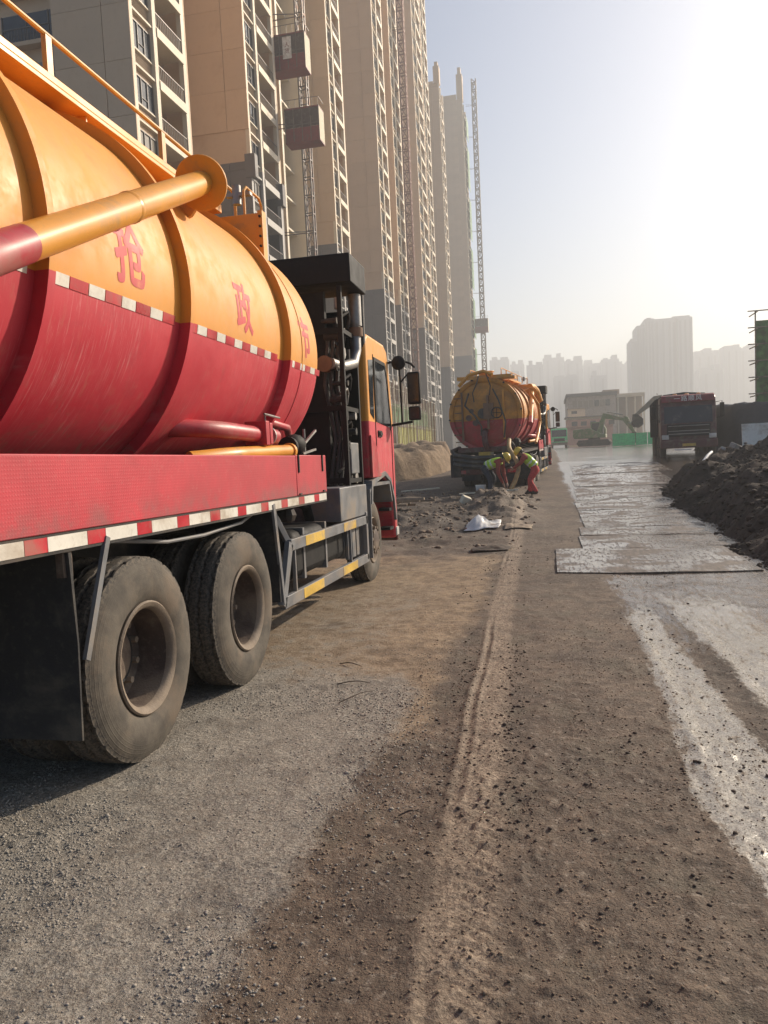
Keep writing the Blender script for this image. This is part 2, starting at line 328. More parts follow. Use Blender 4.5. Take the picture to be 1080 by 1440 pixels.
# ------------------------------------------------------------------ mesh builder
class MB:
    def __init__(s): s.v, s.f, s.m = [], [], []
    def add(s, vs, fs, mi=0):
        o = len(s.v); s.v += [tuple(p) for p in vs]
        for f in fs: s.f.append(tuple(i+o for i in f)); s.m.append(mi)
        return s
    def box(s, x0, x1, y0, y1, z0, z1, mi=0):
        v = [(x, y, z) for x in (x0, x1) for y in (y0, y1) for z in (z0, z1)]
        return s.add(v, [(0, 1, 3, 2), (4, 6, 7, 5), (0, 4, 5, 1), (2, 3, 7, 6), (0, 2, 6, 4), (1, 5, 7, 3)], mi)
    def obox(s, c, size, rot=(0, 0, 0), mi=0):
        mt = Euler(rot).to_matrix(); c = Vector(c)
        v = [c + mt @ Vector((x*size[0]/2, y*size[1]/2, z*size[2]/2)) for x in (-1, 1) for y in (-1, 1) for z in (-1, 1)]
        return s.add(v, [(0, 1, 3, 2), (4, 6, 7, 5), (0, 4, 5, 1), (2, 3, 7, 6), (0, 2, 6, 4), (1, 5, 7, 3)], mi)
    def bar(s, p0, p1, w, h, mi=0, up=(0, 0, 1)):
        p0, p1 = Vector(p0), Vector(p1); d = (p1-p0).normalized(); up = Vector(up)
        if abs(d.dot(up)) > .99: up = Vector((1, 0, 0))
        a = d.cross(up).normalized()*w/2; b = a.cross(d).normalized()*h/2
        v = [p + sa*a + sb*b for p in (p0, p1) for sa in (-1, 1) for sb in (-1, 1)]
        return s.add(v, [(0, 1, 3, 2), (4, 6, 7, 5), (0, 4, 5, 1), (2, 3, 7, 6), (0, 2, 6, 4), (1, 5, 7, 3)], mi)
    def tube(s, pts, r, n=10, mi=0, cap=True):
        pts = [Vector(p) for p in pts]; rs = r if isinstance(r, (list, tuple)) else [r]*len(pts)
        vs, fs = [], []; a = None
        for i, p in enumerate(pts):
            t = (pts[min(i+1, len(pts)-1)] - pts[max(i-1, 0)]).normalized()
            if a is None: a = t.orthogonal().normalized()
            else: a = (a - t*a.dot(t)).normalized()
            b = t.cross(a)
            for k in range(n):
                q = 2*math.pi*k/n; vs.append(p + (a*math.cos(q) + b*math.sin(q))*rs[i])
        for i in range(len(pts)-1):
            for k in range(n):
                k2 = (k+1) % n; fs.append((i*n+k, i*n+k2, (i+1)*n+k2, (i+1)*n+k))
        if cap:
            fs.append(tuple(range(n-1, -1, -1))); fs.append(tuple((len(pts)-1)*n+k for k in range(n)))
        return s.add(vs, fs, mi)
    def cyl(s, p0, p1, r, r1=None, n=16, mi=0): return s.tube([p0, p1], [r, r if r1 is None else r1], n, mi)
    def lathe(s, prof, o=(0, 0, 0), axis='y', n=48, mi=0, closed=False):
        """prof: list of (radius, offset along axis)"""
        vs, fs = [], []; o = Vector(o)
        for r, t in prof:
            for k in range(n):
                q = 2*math.pi*k/n; c, sn = r*math.cos(q), r*math.sin(q)
                vs.append(o + (Vector((c, t, sn)) if axis == 'y' else Vector((t, c, sn)) if axis == 'x' else Vector((c, sn, t))))
        for i in range(len(prof)-1 + (1 if closed else 0)):
            j = (i+1) % len(prof)
            for k in range(n):
                k2 = (k+1) % n; fs.append((i*n+k, i*n+k2, j*n+k2, j*n+k))
        return s.add(vs, fs, mi)
    def prism(s, poly, axis, a0, a1, mi=0):
        def P(p, a): return (a, p[0], p[1]) if axis == 'x' else (p[0], a, p[1]) if axis == 'y' else (p[0], p[1], a)
        n = len(poly); vs = [P(p, a0) for p in poly] + [P(p, a1) for p in poly]
        fs = [tuple(range(n-1, -1, -1)), tuple(range(n, 2*n))] + [(i, (i+1) % n, n+(i+1) % n, n+i) for i in range(n)]
        return s.add(vs, fs, mi)
    def blob(s, c, r, sq=(1, 1, 1), n=8, mi=0):
        rows = n//2; vs, fs = [], []; c = Vector(c)
        for i in range(rows+1):
            th = math.pi*i/rows
            for k in range(n):
                q = 2*math.pi*k/n
                vs.append(c + Vector((math.sin(th)*math.cos(q)*sq[0], math.sin(th)*math.sin(q)*sq[1], math.cos(th)*sq[2]))*r)
        for i in range(rows):
            for k in range(n): fs.append((i*n+k, (i+1)*n+k, (i+1)*n+(k+1) % n, i*n+(k+1) % n))
        return s.add(vs, fs, mi)
    def mesh(s, name, mats, smooth=True):
        me = bpy.data.meshes.new(name); me.from_pydata(s.v, [], s.f)
        for mt in (mats if isinstance(mats, (list, tuple)) else [mats]): me.materials.append(mt)
        me.polygons.foreach_set('material_index', s.m)
        bm = bmesh.new(); bm.from_mesh(me); bmesh.ops.recalc_face_normals(bm, faces=bm.faces); bm.to_mesh(me); bm.free()
        if smooth:
            me.polygons.foreach_set('use_smooth', [True]*len(me.polygons)); me.set_sharp_from_angle(angle=R_(38))
        me.update(); return me
    def build(s, name, mats, parent=None, smooth=True, bevel=0):
        return link(name, s.mesh(name, mats, smooth), parent, bevel=bevel)
def link(name, me, parent=None, loc=None, rot=None, bevel=0):
    o = bpy.data.objects.new(name, me); COL.objects.link(o)
    if parent: o.parent = parent
    if loc is not None: o.location = loc
    if rot is not None: o.rotation_euler = rot
    if bevel:
        b = o.modifiers.new('bevel', 'BEVEL'); b.width = bevel; b.segments = 2; b.limit_method = 'ANGLE'; b.angle_limit = R_(40)
    return o
def tag(o, label=None, cat=None, group=None, kind=None):
    for k, v in (('label', label), ('category', cat), ('group', group), ('kind', kind)):
        if v: o[k] = v
    return o
def empty(name, loc, rot=(0, 0, 0), **kw):
    o = bpy.data.objects.new(name, None); COL.objects.link(o); o.location = loc; o.rotation_euler = rot
    o.empty_display_size = .3
    return tag(o, **kw)

# ------------------------------------------------------------------ noise for terrain
_perm = np.random.RandomState(3).rand(256, 256)
def vnoise(x, y):
    xi, yi = np.floor(x).astype(int), np.floor(y).astype(int); fx, fy = x-xi, y-yi
    fx, fy = fx*fx*(3-2*fx), fy*fy*(3-2*fy)
    a, b = _perm[xi & 255, yi & 255], _perm[(xi+1) & 255, yi & 255]
    c, d = _perm[xi & 255, (yi+1) & 255], _perm[(xi+1) & 255, (yi+1) & 255]
    return (a*(1-fx)+b*fx)*(1-fy) + (c*(1-fx)+d*fx)*fy - .5
def fbm(x, y, s, o=4, g=.5):
    t = 0; a = 1.
    for i in range(o): t = t + a*vnoise(x*s+17.3*i, y*s-9.1*i); a *= g; s *= 2.03
    return t
def sstep(a, b, x): t = np.clip((x-a)/(b-a), 0, 1); return t*t*(3-2*t)
GP = np.array([(-2000, 0), (3.6, 0), (9, -.07), (14, -.07), (18, 0), (25, .17), (31, .47), (37, .78), (50, .98), (75, 1.2), (120, 1.25), (4000, 1.3)], float)
TRK = np.array([(0, -.28), (1.9, -.31), (2.4, -.335), (3.45, -.36), (5.15, -.435), (7.6, -.505), (14, -.62), (24, -.9), (40, -1.0)], float)
def gz(x, y, fine=False):
    x, y = np.asarray(x, float), np.asarray(y, float)
    z = np.interp(y, GP[:, 0], GP[:, 1])
    far = sstep(60, 30, y)
    # rubble and spoil on the left verge, in front of the second tanker
    hump = np.exp(-((x+1.55)/.85)**2 - ((y-20.6)/1.9)**2)*.30 + np.exp(-((x+2.9)/1.0)**2 - ((y-16.4)/1.6)**2)*.22 \
        + np.exp(-((x+1.0)/.55)**2 - ((y-17.6)/2.4)**2)*.2 + np.exp(-((x+4.2)/1.1)**2 - ((y-22.5)/1.8)**2)*.28
    z = z + hump*(1 + 1.0*fbm(x, y, 2.2, 3))
    verge = sstep(-.7, -1.6, x)*sstep(10, 13, y)*sstep(30, 24, y)
    z = z + verge*.10*fbm(x, y, 1.3, 4)
    z = z + .05*fbm(x, y, .35, 3)*far*sstep(2, 8, y)
    d = x - np.interp(y, TRK[:, 0], TRK[:, 1])
    fade = sstep(26, 10, y)
    d = d + .022*fbm(x*.3, y, 1.1, 3) + .012*fbm(x, y, 6, 2); am = np.clip(.5+1.2*fbm(x*.2, y, .8, 3), .05, 1.1); fade = fade*am
    z = z + fade*(.010*np.exp(-((d+.115)/.018)**2) + .009*np.exp(-((d+.045)/.012)**2) - .006*np.exp(-((d+.08)/.02)**2) + .004*np.exp(-(d/.11)**4) - .008*np.exp(-((d+.26)/.12)**2))
    d3 = d-.50+.12*fbm(x*.1, y+40, .35, 2); z = z + fade*np.clip(3*fbm(x*.2, y+9, .5, 2), 0, 1)*.006*(np.exp(-((d3)/.02)**2) + np.exp(-((d3-.09)/.015)**2) - np.exp(-((d3-.045)/.03)**2))
    d2 = x - (.62+.012*y); fade = fade*(1-sstep(8.5, 9.5, y))
    z = z + fade*(.012*np.exp(-((d2)/.05)**2) - .014*np.exp(-((d2-.22)/.16)**2) + .012*np.exp(-((d2-.47)/.06)**2))
    if fine:
        k = sstep(40, 8, y)
        k = k*(1-.8*sstep(.0, .3, x)*sstep(9, 9.8, y))
        z = z + k*(.016*fbm(x, y, 2.6, 4) + .006*fbm(x, y, 11, 3))
        nr = sstep(9, 3, y)
        z = z + nr*(.0045*fbm(x, y, 34, 2) + .006*np.clip(fbm(x, y, 21, 2)-.12, 0, 1)*4*sstep(.0, .3, fbm(x, y, 1.4, 3)+.15))
        z = z + k*.007*np.exp(-(d/.12)**4)*vnoise(x*60, y*44)
        tread = np.clip(3*np.sin(2*math.pi*(y/.062 + np.abs(d)/.09)), -1, 1)*np.exp(-((d-.045)/.075)**6)
        z = z + nr*.0035*tread*np.clip(.6+1.5*fbm(x, y, 1.7, 3), 0, 1)
        d4 = x - (.02+.03*y) + .02*fbm(x, y, .8, 2); tr4 = np.clip(3*np.sin(2*math.pi*(y/.075 - np.abs(d4)/.10)), -1, 1)*np.exp(-(d4/.11)**6)
        z = z + nr*.004*tr4*np.clip(2.5*fbm(x, y, .9, 3), 0, 1)
    return z
def gzs(x, y): return float(gz(x, y))

def spacing(lo, hi, a, b, da, ratio, cap):
    ln = [a]; 
    while ln[-1] < b: ln.append(ln[-1]+da)
    s = da
    while ln[-1] < hi: s = min(s*ratio, cap); ln.append(ln[-1]+s)
    s = da; lf = [a]
    while lf[-1] > lo: s = min(s*ratio, cap); lf.append(lf[-1]-s)
    return np.array(lf[:0:-1] + ln)
def build_ground():
    xs = spacing(-2500, 2500, -1.9, 1.35, .0125, 1.045, 260)
    yd = [1.3]
    while yd[-1] < 42: yd.append(yd[-1]*1.0062)
    s = .27
    while yd[-1] < 3500: s = min(s*1.09, 300); yd.append(yd[-1]+s)
    lf = [1.3]; s = .02
    while lf[-1] > -2500: s = min(s*1.18, 400); lf.append(lf[-1]-s)
    ys = np.array(lf[:0:-1] + yd)
    X, Y = np.meshgrid(xs, ys, indexing='ij'); Z = gz(X, Y, True)
    nx, ny = len(xs), len(ys)
    co = np.stack([X, Y, Z], -1).reshape(-1, 3)
    i = np.arange(nx*ny).reshape(nx, ny)
    q = np.stack([i[:-1, :-1], i[1:, :-1], i[1:, 1:], i[:-1, 1:]], -1).reshape(-1, 4)
    me = bpy.data.meshes.new('ground'); me.vertices.add(len(co)); me.vertices.foreach_set('co', co.ravel())
    me.loops.add(q.size); me.loops.foreach_set('vertex_index', q.ravel())
    me.polygons.add(len(q)); me.polygons.foreach_set('loop_start', np.arange(len(q))*4)
    me.polygons.foreach_set('loop_total', np.full(len(q), 4)); me.update(); me.validate()
    me.polygons.foreach_set('use_smooth', np.ones(len(q), bool))
    wob = .25*fbm(X, Y, .9, 4)
    gravel = sstep(-.55, -1.15, X - .10*np.clip(Y-1.8, 0, 3) + .6*wob + .25)*sstep(7.5, 3.2, Y + 2*wob)
    gravel = np.maximum(gravel, .42*sstep(-.8, -1.5, X+wob)*sstep(12, 8, Y)*sstep(3, 5, Y))
    d = X - np.interp(Y, TRK[:, 0], TRK[:, 1])
    track = np.exp(-((d+.03*fbm(X, Y, 3, 3))/.125)**6)*sstep(30, 12, Y)
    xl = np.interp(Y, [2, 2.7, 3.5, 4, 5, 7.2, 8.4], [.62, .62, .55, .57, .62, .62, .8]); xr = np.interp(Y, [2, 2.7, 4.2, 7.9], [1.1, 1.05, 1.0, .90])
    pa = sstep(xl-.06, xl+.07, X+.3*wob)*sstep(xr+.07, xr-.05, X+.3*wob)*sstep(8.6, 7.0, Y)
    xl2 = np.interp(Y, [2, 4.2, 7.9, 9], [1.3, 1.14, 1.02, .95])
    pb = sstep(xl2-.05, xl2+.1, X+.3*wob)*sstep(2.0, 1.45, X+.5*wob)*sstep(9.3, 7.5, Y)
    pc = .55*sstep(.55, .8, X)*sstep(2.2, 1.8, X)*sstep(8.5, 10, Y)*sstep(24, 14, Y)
    pale = np.clip(np.maximum(np.maximum(pa, pb), pc), 0, 1)  # mask of the pale slurry strips with glare put into their colour
    wet = np.clip(.62*sstep(.25, .8, X+wob)*sstep(2.5, 8, Y) + .30*sstep(16, 30, Y)*sstep(-1.5, -.2, X), 0, 1)
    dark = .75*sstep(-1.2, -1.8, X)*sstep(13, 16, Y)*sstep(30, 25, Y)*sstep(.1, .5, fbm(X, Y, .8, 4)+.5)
    dark = np.maximum(dark, .55*np.exp(-((X-1.15)/.22)**2)*sstep(8.5, 6, Y))
    dark = np.maximum(dark, .8*sstep(2.3, 3.2, X+wob)*sstep(5, 9, Y)*sstep(40, 30, Y))
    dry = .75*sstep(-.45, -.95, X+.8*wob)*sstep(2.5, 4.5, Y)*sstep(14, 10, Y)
    dry = np.maximum(dry, sstep(-4.5, -8, X))  # sandy ground by the towers, added to bounce warm light onto the gables
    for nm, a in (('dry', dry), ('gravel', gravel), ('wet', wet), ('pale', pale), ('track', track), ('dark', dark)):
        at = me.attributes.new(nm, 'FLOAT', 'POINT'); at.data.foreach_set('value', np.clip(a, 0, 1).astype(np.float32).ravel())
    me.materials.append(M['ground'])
    o = link('ground', me); o['kind'] = 'structure'; return o
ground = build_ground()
# ------------------------------------------------------------------ wheels
def tyre_mesh(Rr=.535, W=.28, rim_r=.284):
    """heavy truck tyre, axis x, outer face at x = 0, inner face at x = -W"""
    na, prof = 200, []
    half = W/2
    # sidewall out (x=0 side) to tread to inner side; (radius, x)
    side = [(rim_r, -.040), (rim_r+.012, -.028), (rim_r+.035, -.013), (rim_r+.065, -.004), (rim_r+.10, .0), (rim_r+.136, -.002), (rim_r+.161, -.006), (Rr-.067, -.012), (Rr-.047, -.019), (Rr-.030, -.027), (Rr-.017, -.035)]
    tread_x = np.linspace(-.039, -W+.039, 23)
    vs, rings = [], []
    for r, x in side: rings.append(('s', r, x))
    for x in tread_x: rings.append(('t', Rr, x))
    for r, x in reversed(side): rings.append(('s', r, -W-x))
    for kind, r, x in rings:
        for k in range(na):
            q = 2*math.pi*k/na; rr, xx = r, x
            if kind == 't':
                u = (x+half)/half               # -1..1 across the tread
                rr = Rr - .012*abs(u)**3
                zig = .05*(1 if (k % 6) < 3 else -1)
                for g in (-.52, 0, .52):
                    if abs(u - g - zig) < .065: rr -= .016
                if abs(u) > .84 and (k % 4) == 0: rr -= .009
                elif .62 < abs(u) <= .8 and (k % 8) == 0: rr -= .009
            elif r > Rr-.035 and (k % 4) == 0: rr -= .004
            vs.append((xx, rr*math.cos(q), rr*math.sin(q)))
    fs = []
    for i in range(len(rings)-1):
        for k in range(na): fs.append((i*na+k, i*na+(k+1) % na, (i+1)*na+(k+1) % na, (i+1)*na+k))
    mb = MB(); mb.add(vs, fs); return mb.mesh('tyre', M['tyre'])
def rim_mesh(kind):
    mb = MB()
    if kind == 'rear':        # deep dished outer wheel of a dual pair
        pr = [(.272, -.03), (.276, -.012), (.268, -.004), (.25, -.012), (.238, -.028), (.236, -.05), (.234, -.17), (.230, -.215), (.21, -.225), (.16, -.225), (.135, -.222), (.13, -.20), (.12, -.195), (.03, -.193), (.0, -.193)]
        nx, nr = -.225, .185
    else:                     # steer wheel, disc bulging outwards
        pr = [(.268, -.03), (.272, -.014), (.262, -.006), (.25, -.02), (.242, -.07), (.235, -.09), (.20, -.04), (.16, -.018), (.14, -.018), (.13, .02), (.10, .035), (.0, .035)]
        nx, nr = -.018, .165
    pr = [(r*1.085, x) for r, x in pr]
    mb.lathe(pr[:6], axis='x', n=48, mi=1); mb.lathe(pr[5:], axis='x', n=48)
    for k in range(10):
        q = 2*math.pi*k/10; c = Vector((nx, nr*math.cos(q), nr*math.sin(q)))
        mb.cyl(c, c+Vector((.045, 0, 0)), .019, n=6, mi=1)
    return mb.mesh('wheel', [M['rim'], M['rimlip']])
TYRE = tyre_mesh(); RIMR = rim_mesh('rear'); RIMF = rim_mesh('front')
def wheel(root, x, y, z, front=False, left=False, spin=0.0):
    o = link('wheel', RIMF if front else RIMR, root, (x, y, z), (spin, 0, math.pi if left else 0))
    link('tyre', TYRE, o)
    return o

def glyph_mesh(ch, size):
    cu = bpy.data.curves.new('glyph', 'FONT'); cu.body = ch; cu.size = size; cu.align_x = 'CENTER'; cu.align_y = 'CENTER'
    cu.offset = size*.006; cu.resolution_u = 3
    o = bpy.data.objects.new('glyph', cu); COL.objects.link(o)
    bpy.context.view_layer.update()
    me = bpy.data.meshes.new_from_object(o.evaluated_get(bpy.context.evaluated_depsgraph_get()))
    COL.objects.unlink(o); bpy.data.objects.remove(o)
    bm = bmesh.new(); bm.from_mesh(me)
    bmesh.ops.triangulate(bm, faces=bm.faces)
    for _ in range(2):
        ed = [e for e in bm.edges if e.calc_length() > size*.12]
        if ed: bmesh.ops.subdivide_edges(bm, edges=ed, cuts=1); bmesh.ops.triangulate(bm, faces=bm.faces)
    bm.to_mesh(me); bm.free(); return me

TR, TZ = 1.18, 2.58            # tank radius, axis height
def tank_pt(a, r, y): return (r*math.cos(a), y, TZ + r*math.sin(a))
def arc_patch(name, mt, root, y0, y1, z0, z1, lift, side=1, n=3):
    a0, a1 = math.asin((z0-TZ)/TR), math.asin((z1-TZ)/TR); mb = MB(); vs = []
    for lf in (lift, -.002):
        for i in range(n+1):
            a = a0 + (a1-a0)*i/n
            for y in (y0, y1):
                p = tank_pt(a, TR+lf, y); vs.append((p[0]*side, p[1], p[2]))
    k = 2*(n+1); fs = [(2*i, 2*i+1, 2*i+3, 2*i+2) for i in range(n)]
    fs += [(0, k, k+1, 1), (2*n, 2*n+1, k+2*n+1, k+2*n)] + [(2*i, 2*i+2, k+2*i+2, k+2*i) for i in range(n)] + [(2*i+1, k+2*i+1, k+2*i+3, 2*i+3) for i in range(n)]
    mb.add(vs, fs); return mb.build(name, mt, root)

def tanker(label, loc, rot, near=True, Y0=-2.35, Y1=3.55):
    TP = M['tank'] if near else M['tank2']
    root = empty('tanker_truck', loc, rot, label=label, cat='tanker truck')
    B = lambda: MB()
    # chassis
    for sx in (-1, 1):
        B().box(sx*.42-.04, sx*.42+.04, -2.2, 6.7, .78, 1.06).build('chassis_rail', M['chassis'], root)
    cm = B()
    for y in (-2.0, -.7, .7, 2.1, 3.2, 4.3): cm.box(-.38, .38, y-.06, y+.06, .82, 1.02)
    cm.build('cross_member', M['chassis'], root)
    dk = B().box(-1.2, 1.2, Y0+.1, 3.42, 1.26, 1.34)
    for y in (-1.6, -.3, 1.0, 2.3):
        dk.prism([(-.95, 1.34), (.95, 1.34), (.6, 1.48), (-.6, 1.48)], 'y', y-.08, y+.08)
    dk.build('deck_frame', M['chassis'], root)
    # tank
    pr = [(0.0, Y0-.16), (.4, Y0-.15), (.8, Y0-.11), (1.02, Y0-.06), (1.10, Y0-.01), (TR, Y0)]
    ys = list(np.linspace(Y0+.02, Y1, 24)); pr += [(TR, y) for y in ys]
    pr += [(TR-.01, Y1+.06), (TR-.05, Y1+.18), (TR-.14, Y1+.31), (TR-.30, Y1+.43), (TR-.55, Y1+.52), (TR-.85, Y1+.57), (0.0, Y1+.59)]
    sh = B().lathe(pr, (0, 0, TZ), 'y', 112).build('tank_shell', TP, root)
    B().lathe([(TR-.01, 3.10), (TR+.006, 3.105), (TR+.006, 3.125), (TR-.01, 3.13)], (0, 0, TZ), 'y', 96).build('weld_seam', TP, sh)
    hoops = [Y0+.25, -.62, .74, 2.60]
    for y in hoops:
        B().lathe([(TR-.01, y), (TR+.07, y), (TR+.07, y+.05), (TR-.01, y+.05)], (0, 0, TZ), 'y', 112).build('tank_hoop', TP, sh)
    # retro-reflective strips along the waterline
    y, i = Y0+.05, 0
    while y < 3.55:
        ln = .15 if i % 2 else .14
        if not any(h-.03 < y+ln*.5 < h+.09 or (y < h+.06 and y+ln > h-.005) for h in hoops):
            arc_patch('reflective_strip', M['taper'] if i % 2 else M['tapew'], root, y, y+ln-.004, 2.372, 2.428, .003)
        y += ln+.004; i += 1
    # painted characters, reading from the front of the truck to the rear
    for ch, yc in (('市', 3.22), ('政', 1.77), ('抢', .18)):
        me = glyph_mesh(ch, .34); gm = MB()
        for k, (du, dv) in enumerate(((0, 0), (.007, .003), (-.007, -.003), (.003, -.007), (-.003, .007))):   # heavy brush-weight strokes
            gm.add([tank_pt((2.65-TZ + (v.co.y+dv)*1.14)/TR, TR+.0012+.00015*k, yc + (v.co.x+du)*.92) for v in me.vertices], [tuple(pg.vertices) for pg in me.polygons])
        gm.build('painted_character', M['glyph'], root, False)
    # walkway on top and its rail
    B().box(-.53, .53, -2.0, 3.0, 3.80, 3.83).box(.50, .53, -2.0, 3.0, 3.83, 3.875).box(-.53, -.50, -2.0, 3.0, 3.83, 3.875).build('walkway', M['orange'], root, bevel=.004)
    for y in (-1.75, -.35, .95, 2.3):
        B().prism([(.30, 3.799), (.50, 3.799), (.50, 3.72), (.36, 3.68)], 'y', y, y+.012).build('walkway_bracket', M['orange'], root)
        B().prism([(-.30, 3.799), (-.50, 3.799), (-.50, 3.72), (-.36, 3.68)], 'y', y, y+.012).build('walkway_bracket', M['orange'], root)
    for sx in (1, -1):
        B().tube([(sx*.515, -2.0, 3.87), (sx*.515, -2.0, 4.05), (sx*.515, -1.95, 4.1), (sx*.515, 2.0, 4.1), (sx*.515, 3.3, 4.1), (sx*.515, 3.36, 4.06), (sx*.515, 3.36, 3.86)], .016, 8).build('handrail', M['orange'], root)
        for y in (-.85, .56, 1.95):
            B().box(sx*.515-.016, sx*.515+.016, y-.028, y+.028, 3.87, 4.09).build('rail_post', M['orange'], root)
    # front splash plate and small front step
    B().prism([(.10, 3.735), (.905, 3.735), (.905, 3.27), (.5, 3.6)], 'y', 2.90, 2.94).box(.906, .95, 2.88, 2.98, 3.22, 3.75).build('splash_plate', M['orange'], root, bevel=.004)
    bl = B()
    for k in range(6): bl.cyl((.928, 2.865, 3.27+.085*k), (.928, 2.88, 3.27+.085*k), .011, n=6)
    bl.build('bolt_row', M['chassis'], root)
    B().box(.05, .72, 3.10, 3.62, 3.76, 3.80).build('front_step', M['orange'], root)
    B().tube([(.70, 3.12, 3.80), (.70, 3.12, 4.02), (.70, 3.18, 4.07), (.70, 3.5, 4.07), (.70, 3.56, 4.02), (.70, 3.56, 3.80)], .013, 8).build('grab_rail', M['orange'], root)
    B().cyl((.60, 3.2, 3.93), (.60, 3.2, 4.10), .04).box(.5, .74, 3.17, 3.23, 4.0, 4.03).build('breather_valve', M['steel'], root)
    # suction boom with its end flange
    A, E_ = Vector((1.13, 1.24, 3.40)), Vector((1.34, -1.35, 2.21))
    d = (E_-A).normalized()
    bm_ = B().tube([A, A+d*2.33], .078, 28).build('suction_boom', M['orange'], root)
    B().tube([A+d*1.2, A+d*1.215, A+d*1.235, A+d*1.25], [.078, .083, .083, .078], 28).build('pipe_joint', M['orange'], bm_)
    B().tube([A+d*2.33, E_], .0785, 28).build('boom_end', M['red'], bm_)
    B().tube([A-d*.025, A+d*.0], .175, 40).build('flange', M['orange'], bm_, bevel=.004)
    B().tube([A-d*.05, A-d*.15+Vector((-.05, .02, 0)), A+Vector((-.28, .22, .02)), A+Vector((-.55, .28, -.12)), A+Vector((-.72, .28, -.35))], .10, 20).build('boom_elbow', M['orange'], root)
    B().prism([(.62, 3.28), (1.10, 3.32), (1.02, 3.22), (.70, 3.1)], 'y', 1.30, 1.33).build('boom_bracket', M['orange'], root)
    # red chequered side panels with tape below
    for sx in (1, -1):
        a, b = (Y0+.1, 3.44) if near else (1.9, 3.44)
        x0, x1 = sorted((sx*1.205, sx*1.25))
        if near or sx == 1:
            B().box(x0, x1, a, 2.55, 1.255, 1.595).build('side_panel', M['diamond'], root, bevel=.006)
            B().box(x0, x1, 2.558, b, 1.255, 1.60).build('side_panel', M['diamond'], root, bevel=.006)
            B().box(x0-.0, x1-.006*sx if sx == 1 else x1, a, b, 1.165, 1.253).build('lower_rail', M['chassis'], root)
        if sx == 1:
            y = a; k = 0
            while y < 3.38:
                ln = min(.29 if k % 2 else .15, 3.42-y)
                B().box(1.2445, 1.2475, y+.002, y+ln-.002, 1.18, 1.243).build('reflective_strip', M['tapew'] if k % 2 else M['taper'], root)
                y += ln; k += 1
            for y in (2.60, 3.30):
                B().box(1.2505, 1.262, y, y+.02, 1.45, 1.60).box(1.2505, 1.262, y, y+.05, 1.262, 1.275).build('panel_latch', M['chassis'], root)
    # wheels, axles, flaps
    for y, sp in ((0, .3), (1.38, 1.1)):
        for sx in (1, -1):
            wheel(root, sx*1.25, y, .53, left=sx < 0, spin=sp)
            link('tyre', TYRE, root, (sx*.93, y, .53), (sp, 0, 0 if sx > 0 else math.pi))
        B().cyl((-.9, y, .53), (.9, y, .53), .09).blob((0, y, .53), .24, n=12).cyl((.62, y, .53), (1.05, y, .53), .16).cyl((-.62, y, .53), (-1.05, y, .53), .16).build('axle', M['chassis'], root)
    for sx in (1, -1):
        wheel(root, sx*1.10, 6.0, .53, front=True, left=sx < 0, spin=.5)
    B().cyl((-.9, 6.0, .53), (.9, 6.0, .53), .07).build('axle', M['chassis'], root)
    for sx in (1, -1):
        x0, x1 = sorted((sx*.56, sx*1.245))
        B().prism([(-.64, 1.16), (-.62, 1.16), (-.605, .75), (-.62, .31), (-.632, .31), (-.617, .75)], 'x', x0, x1).build('mudflap', M['blackrub'], root)
        B().bar((sx*1.245, -.33, 1.20), (sx*1.245, -.56, .66), .02, .035).build('flap_bracket', M['grey'], root)
        B().box(x0, x1, 2.02, 2.035, .45, 1.24).build('mudguard', M['blackrub'], root)
        B().box(sx*.555-.006, sx*.555+.006, -.6, 2.0, .75, 1.25).build('inner_guard', M['blackrub'], root)
        B().bar((sx*1.245, 1.96, 1.22), (sx*1.245, 2.10, .42), .02, .045).build('flap_bracket', M['grey'], root)
    B().tube([(1.15, -.2, 1.17), (1.17, .4, 1.10), (1.16, .9, 1.09), (1.17, 1.5, 1.12), (1.15, 1.9, 1.19)], .012, 8).build('air_line', M['grey'], root)
    B().box(1.19, 1.225, -.655, -.645+.06, 1.05, 1.165).build('panel_hanger', M['rim'], root)
    # side guard, step box, tanks on the right
    g = B()
    g.bar((1.225, 2.12, .42), (1.225, 5.06, .42), .045, .095).bar((1.225, 2.34, .86), (1.225, 5.06, .86), .045, .095)
    g.bar((1.225, 2.10, .40), (1.225, 2.34, .88), .045, .09, up=(0, 1, 0)).bar((1.225, 5.03, .40), (1.225, 5.03, .95), .045, .08, up=(0, 1, 0))
    g.bar((1.225, 2.45, .46), (1.225, 2.45, .82), .03, .03).bar((1.225, 4.3, .46), (1.225, 4.3, .82), .03, .03)
    g.bar((1.2, 2.36, .9), (1.1, 2.2, 1.24), .04, .05)
    gd = g.build('side_guard', M['grey'], root, bevel=.004)
    for y0, y1, z in ((2.72, 3.3, .86), (4.0, 4.5, .86), (2.6, 3.2, .42), (3.9, 4.5, .42)):
        B().box(1.2475, 1.2500, y0, y1, z-.043, z+.043).build('yellow_strip', M['yellow'], gd)
    B().box(.72, 1.235, 3.95, 5.12, .92, 1.27).build('step_box', M['grey'], root, bevel=.01)
    B().box(.58, 1.12, 2.75, 4.65, .50, .94).build('fuel_tank', M['black'], root, bevel=.08)
    for y in (3.0, 3.7, 4.4): B().box(.57, 1.13, y, y+.05, .49, .95).build('tank_strap', M['grey'], root)
    for k in range(3): B().box(1.13, 1.17, 4.42+.19*k, 4.42+.19*k+.15, .47, .81).build('battery_panel', M['grey'], root, bevel=.01)
    B().tube([(.9, 2.5, 1.22), (.9, 2.9, 1.18), (.9, 3.5, 1.18), (.9, 3.85, 1.1), (.9, 3.95, .95)], .05, 12).build('air_duct', M['black'], root)
    B().cyl((.62, 2.25, .72), (1.12, 2.25, .72), .12).cyl((.62, 2.52, .70), (1.12, 2.52, .70), .10).build('air_tank', M['chassis'], root)
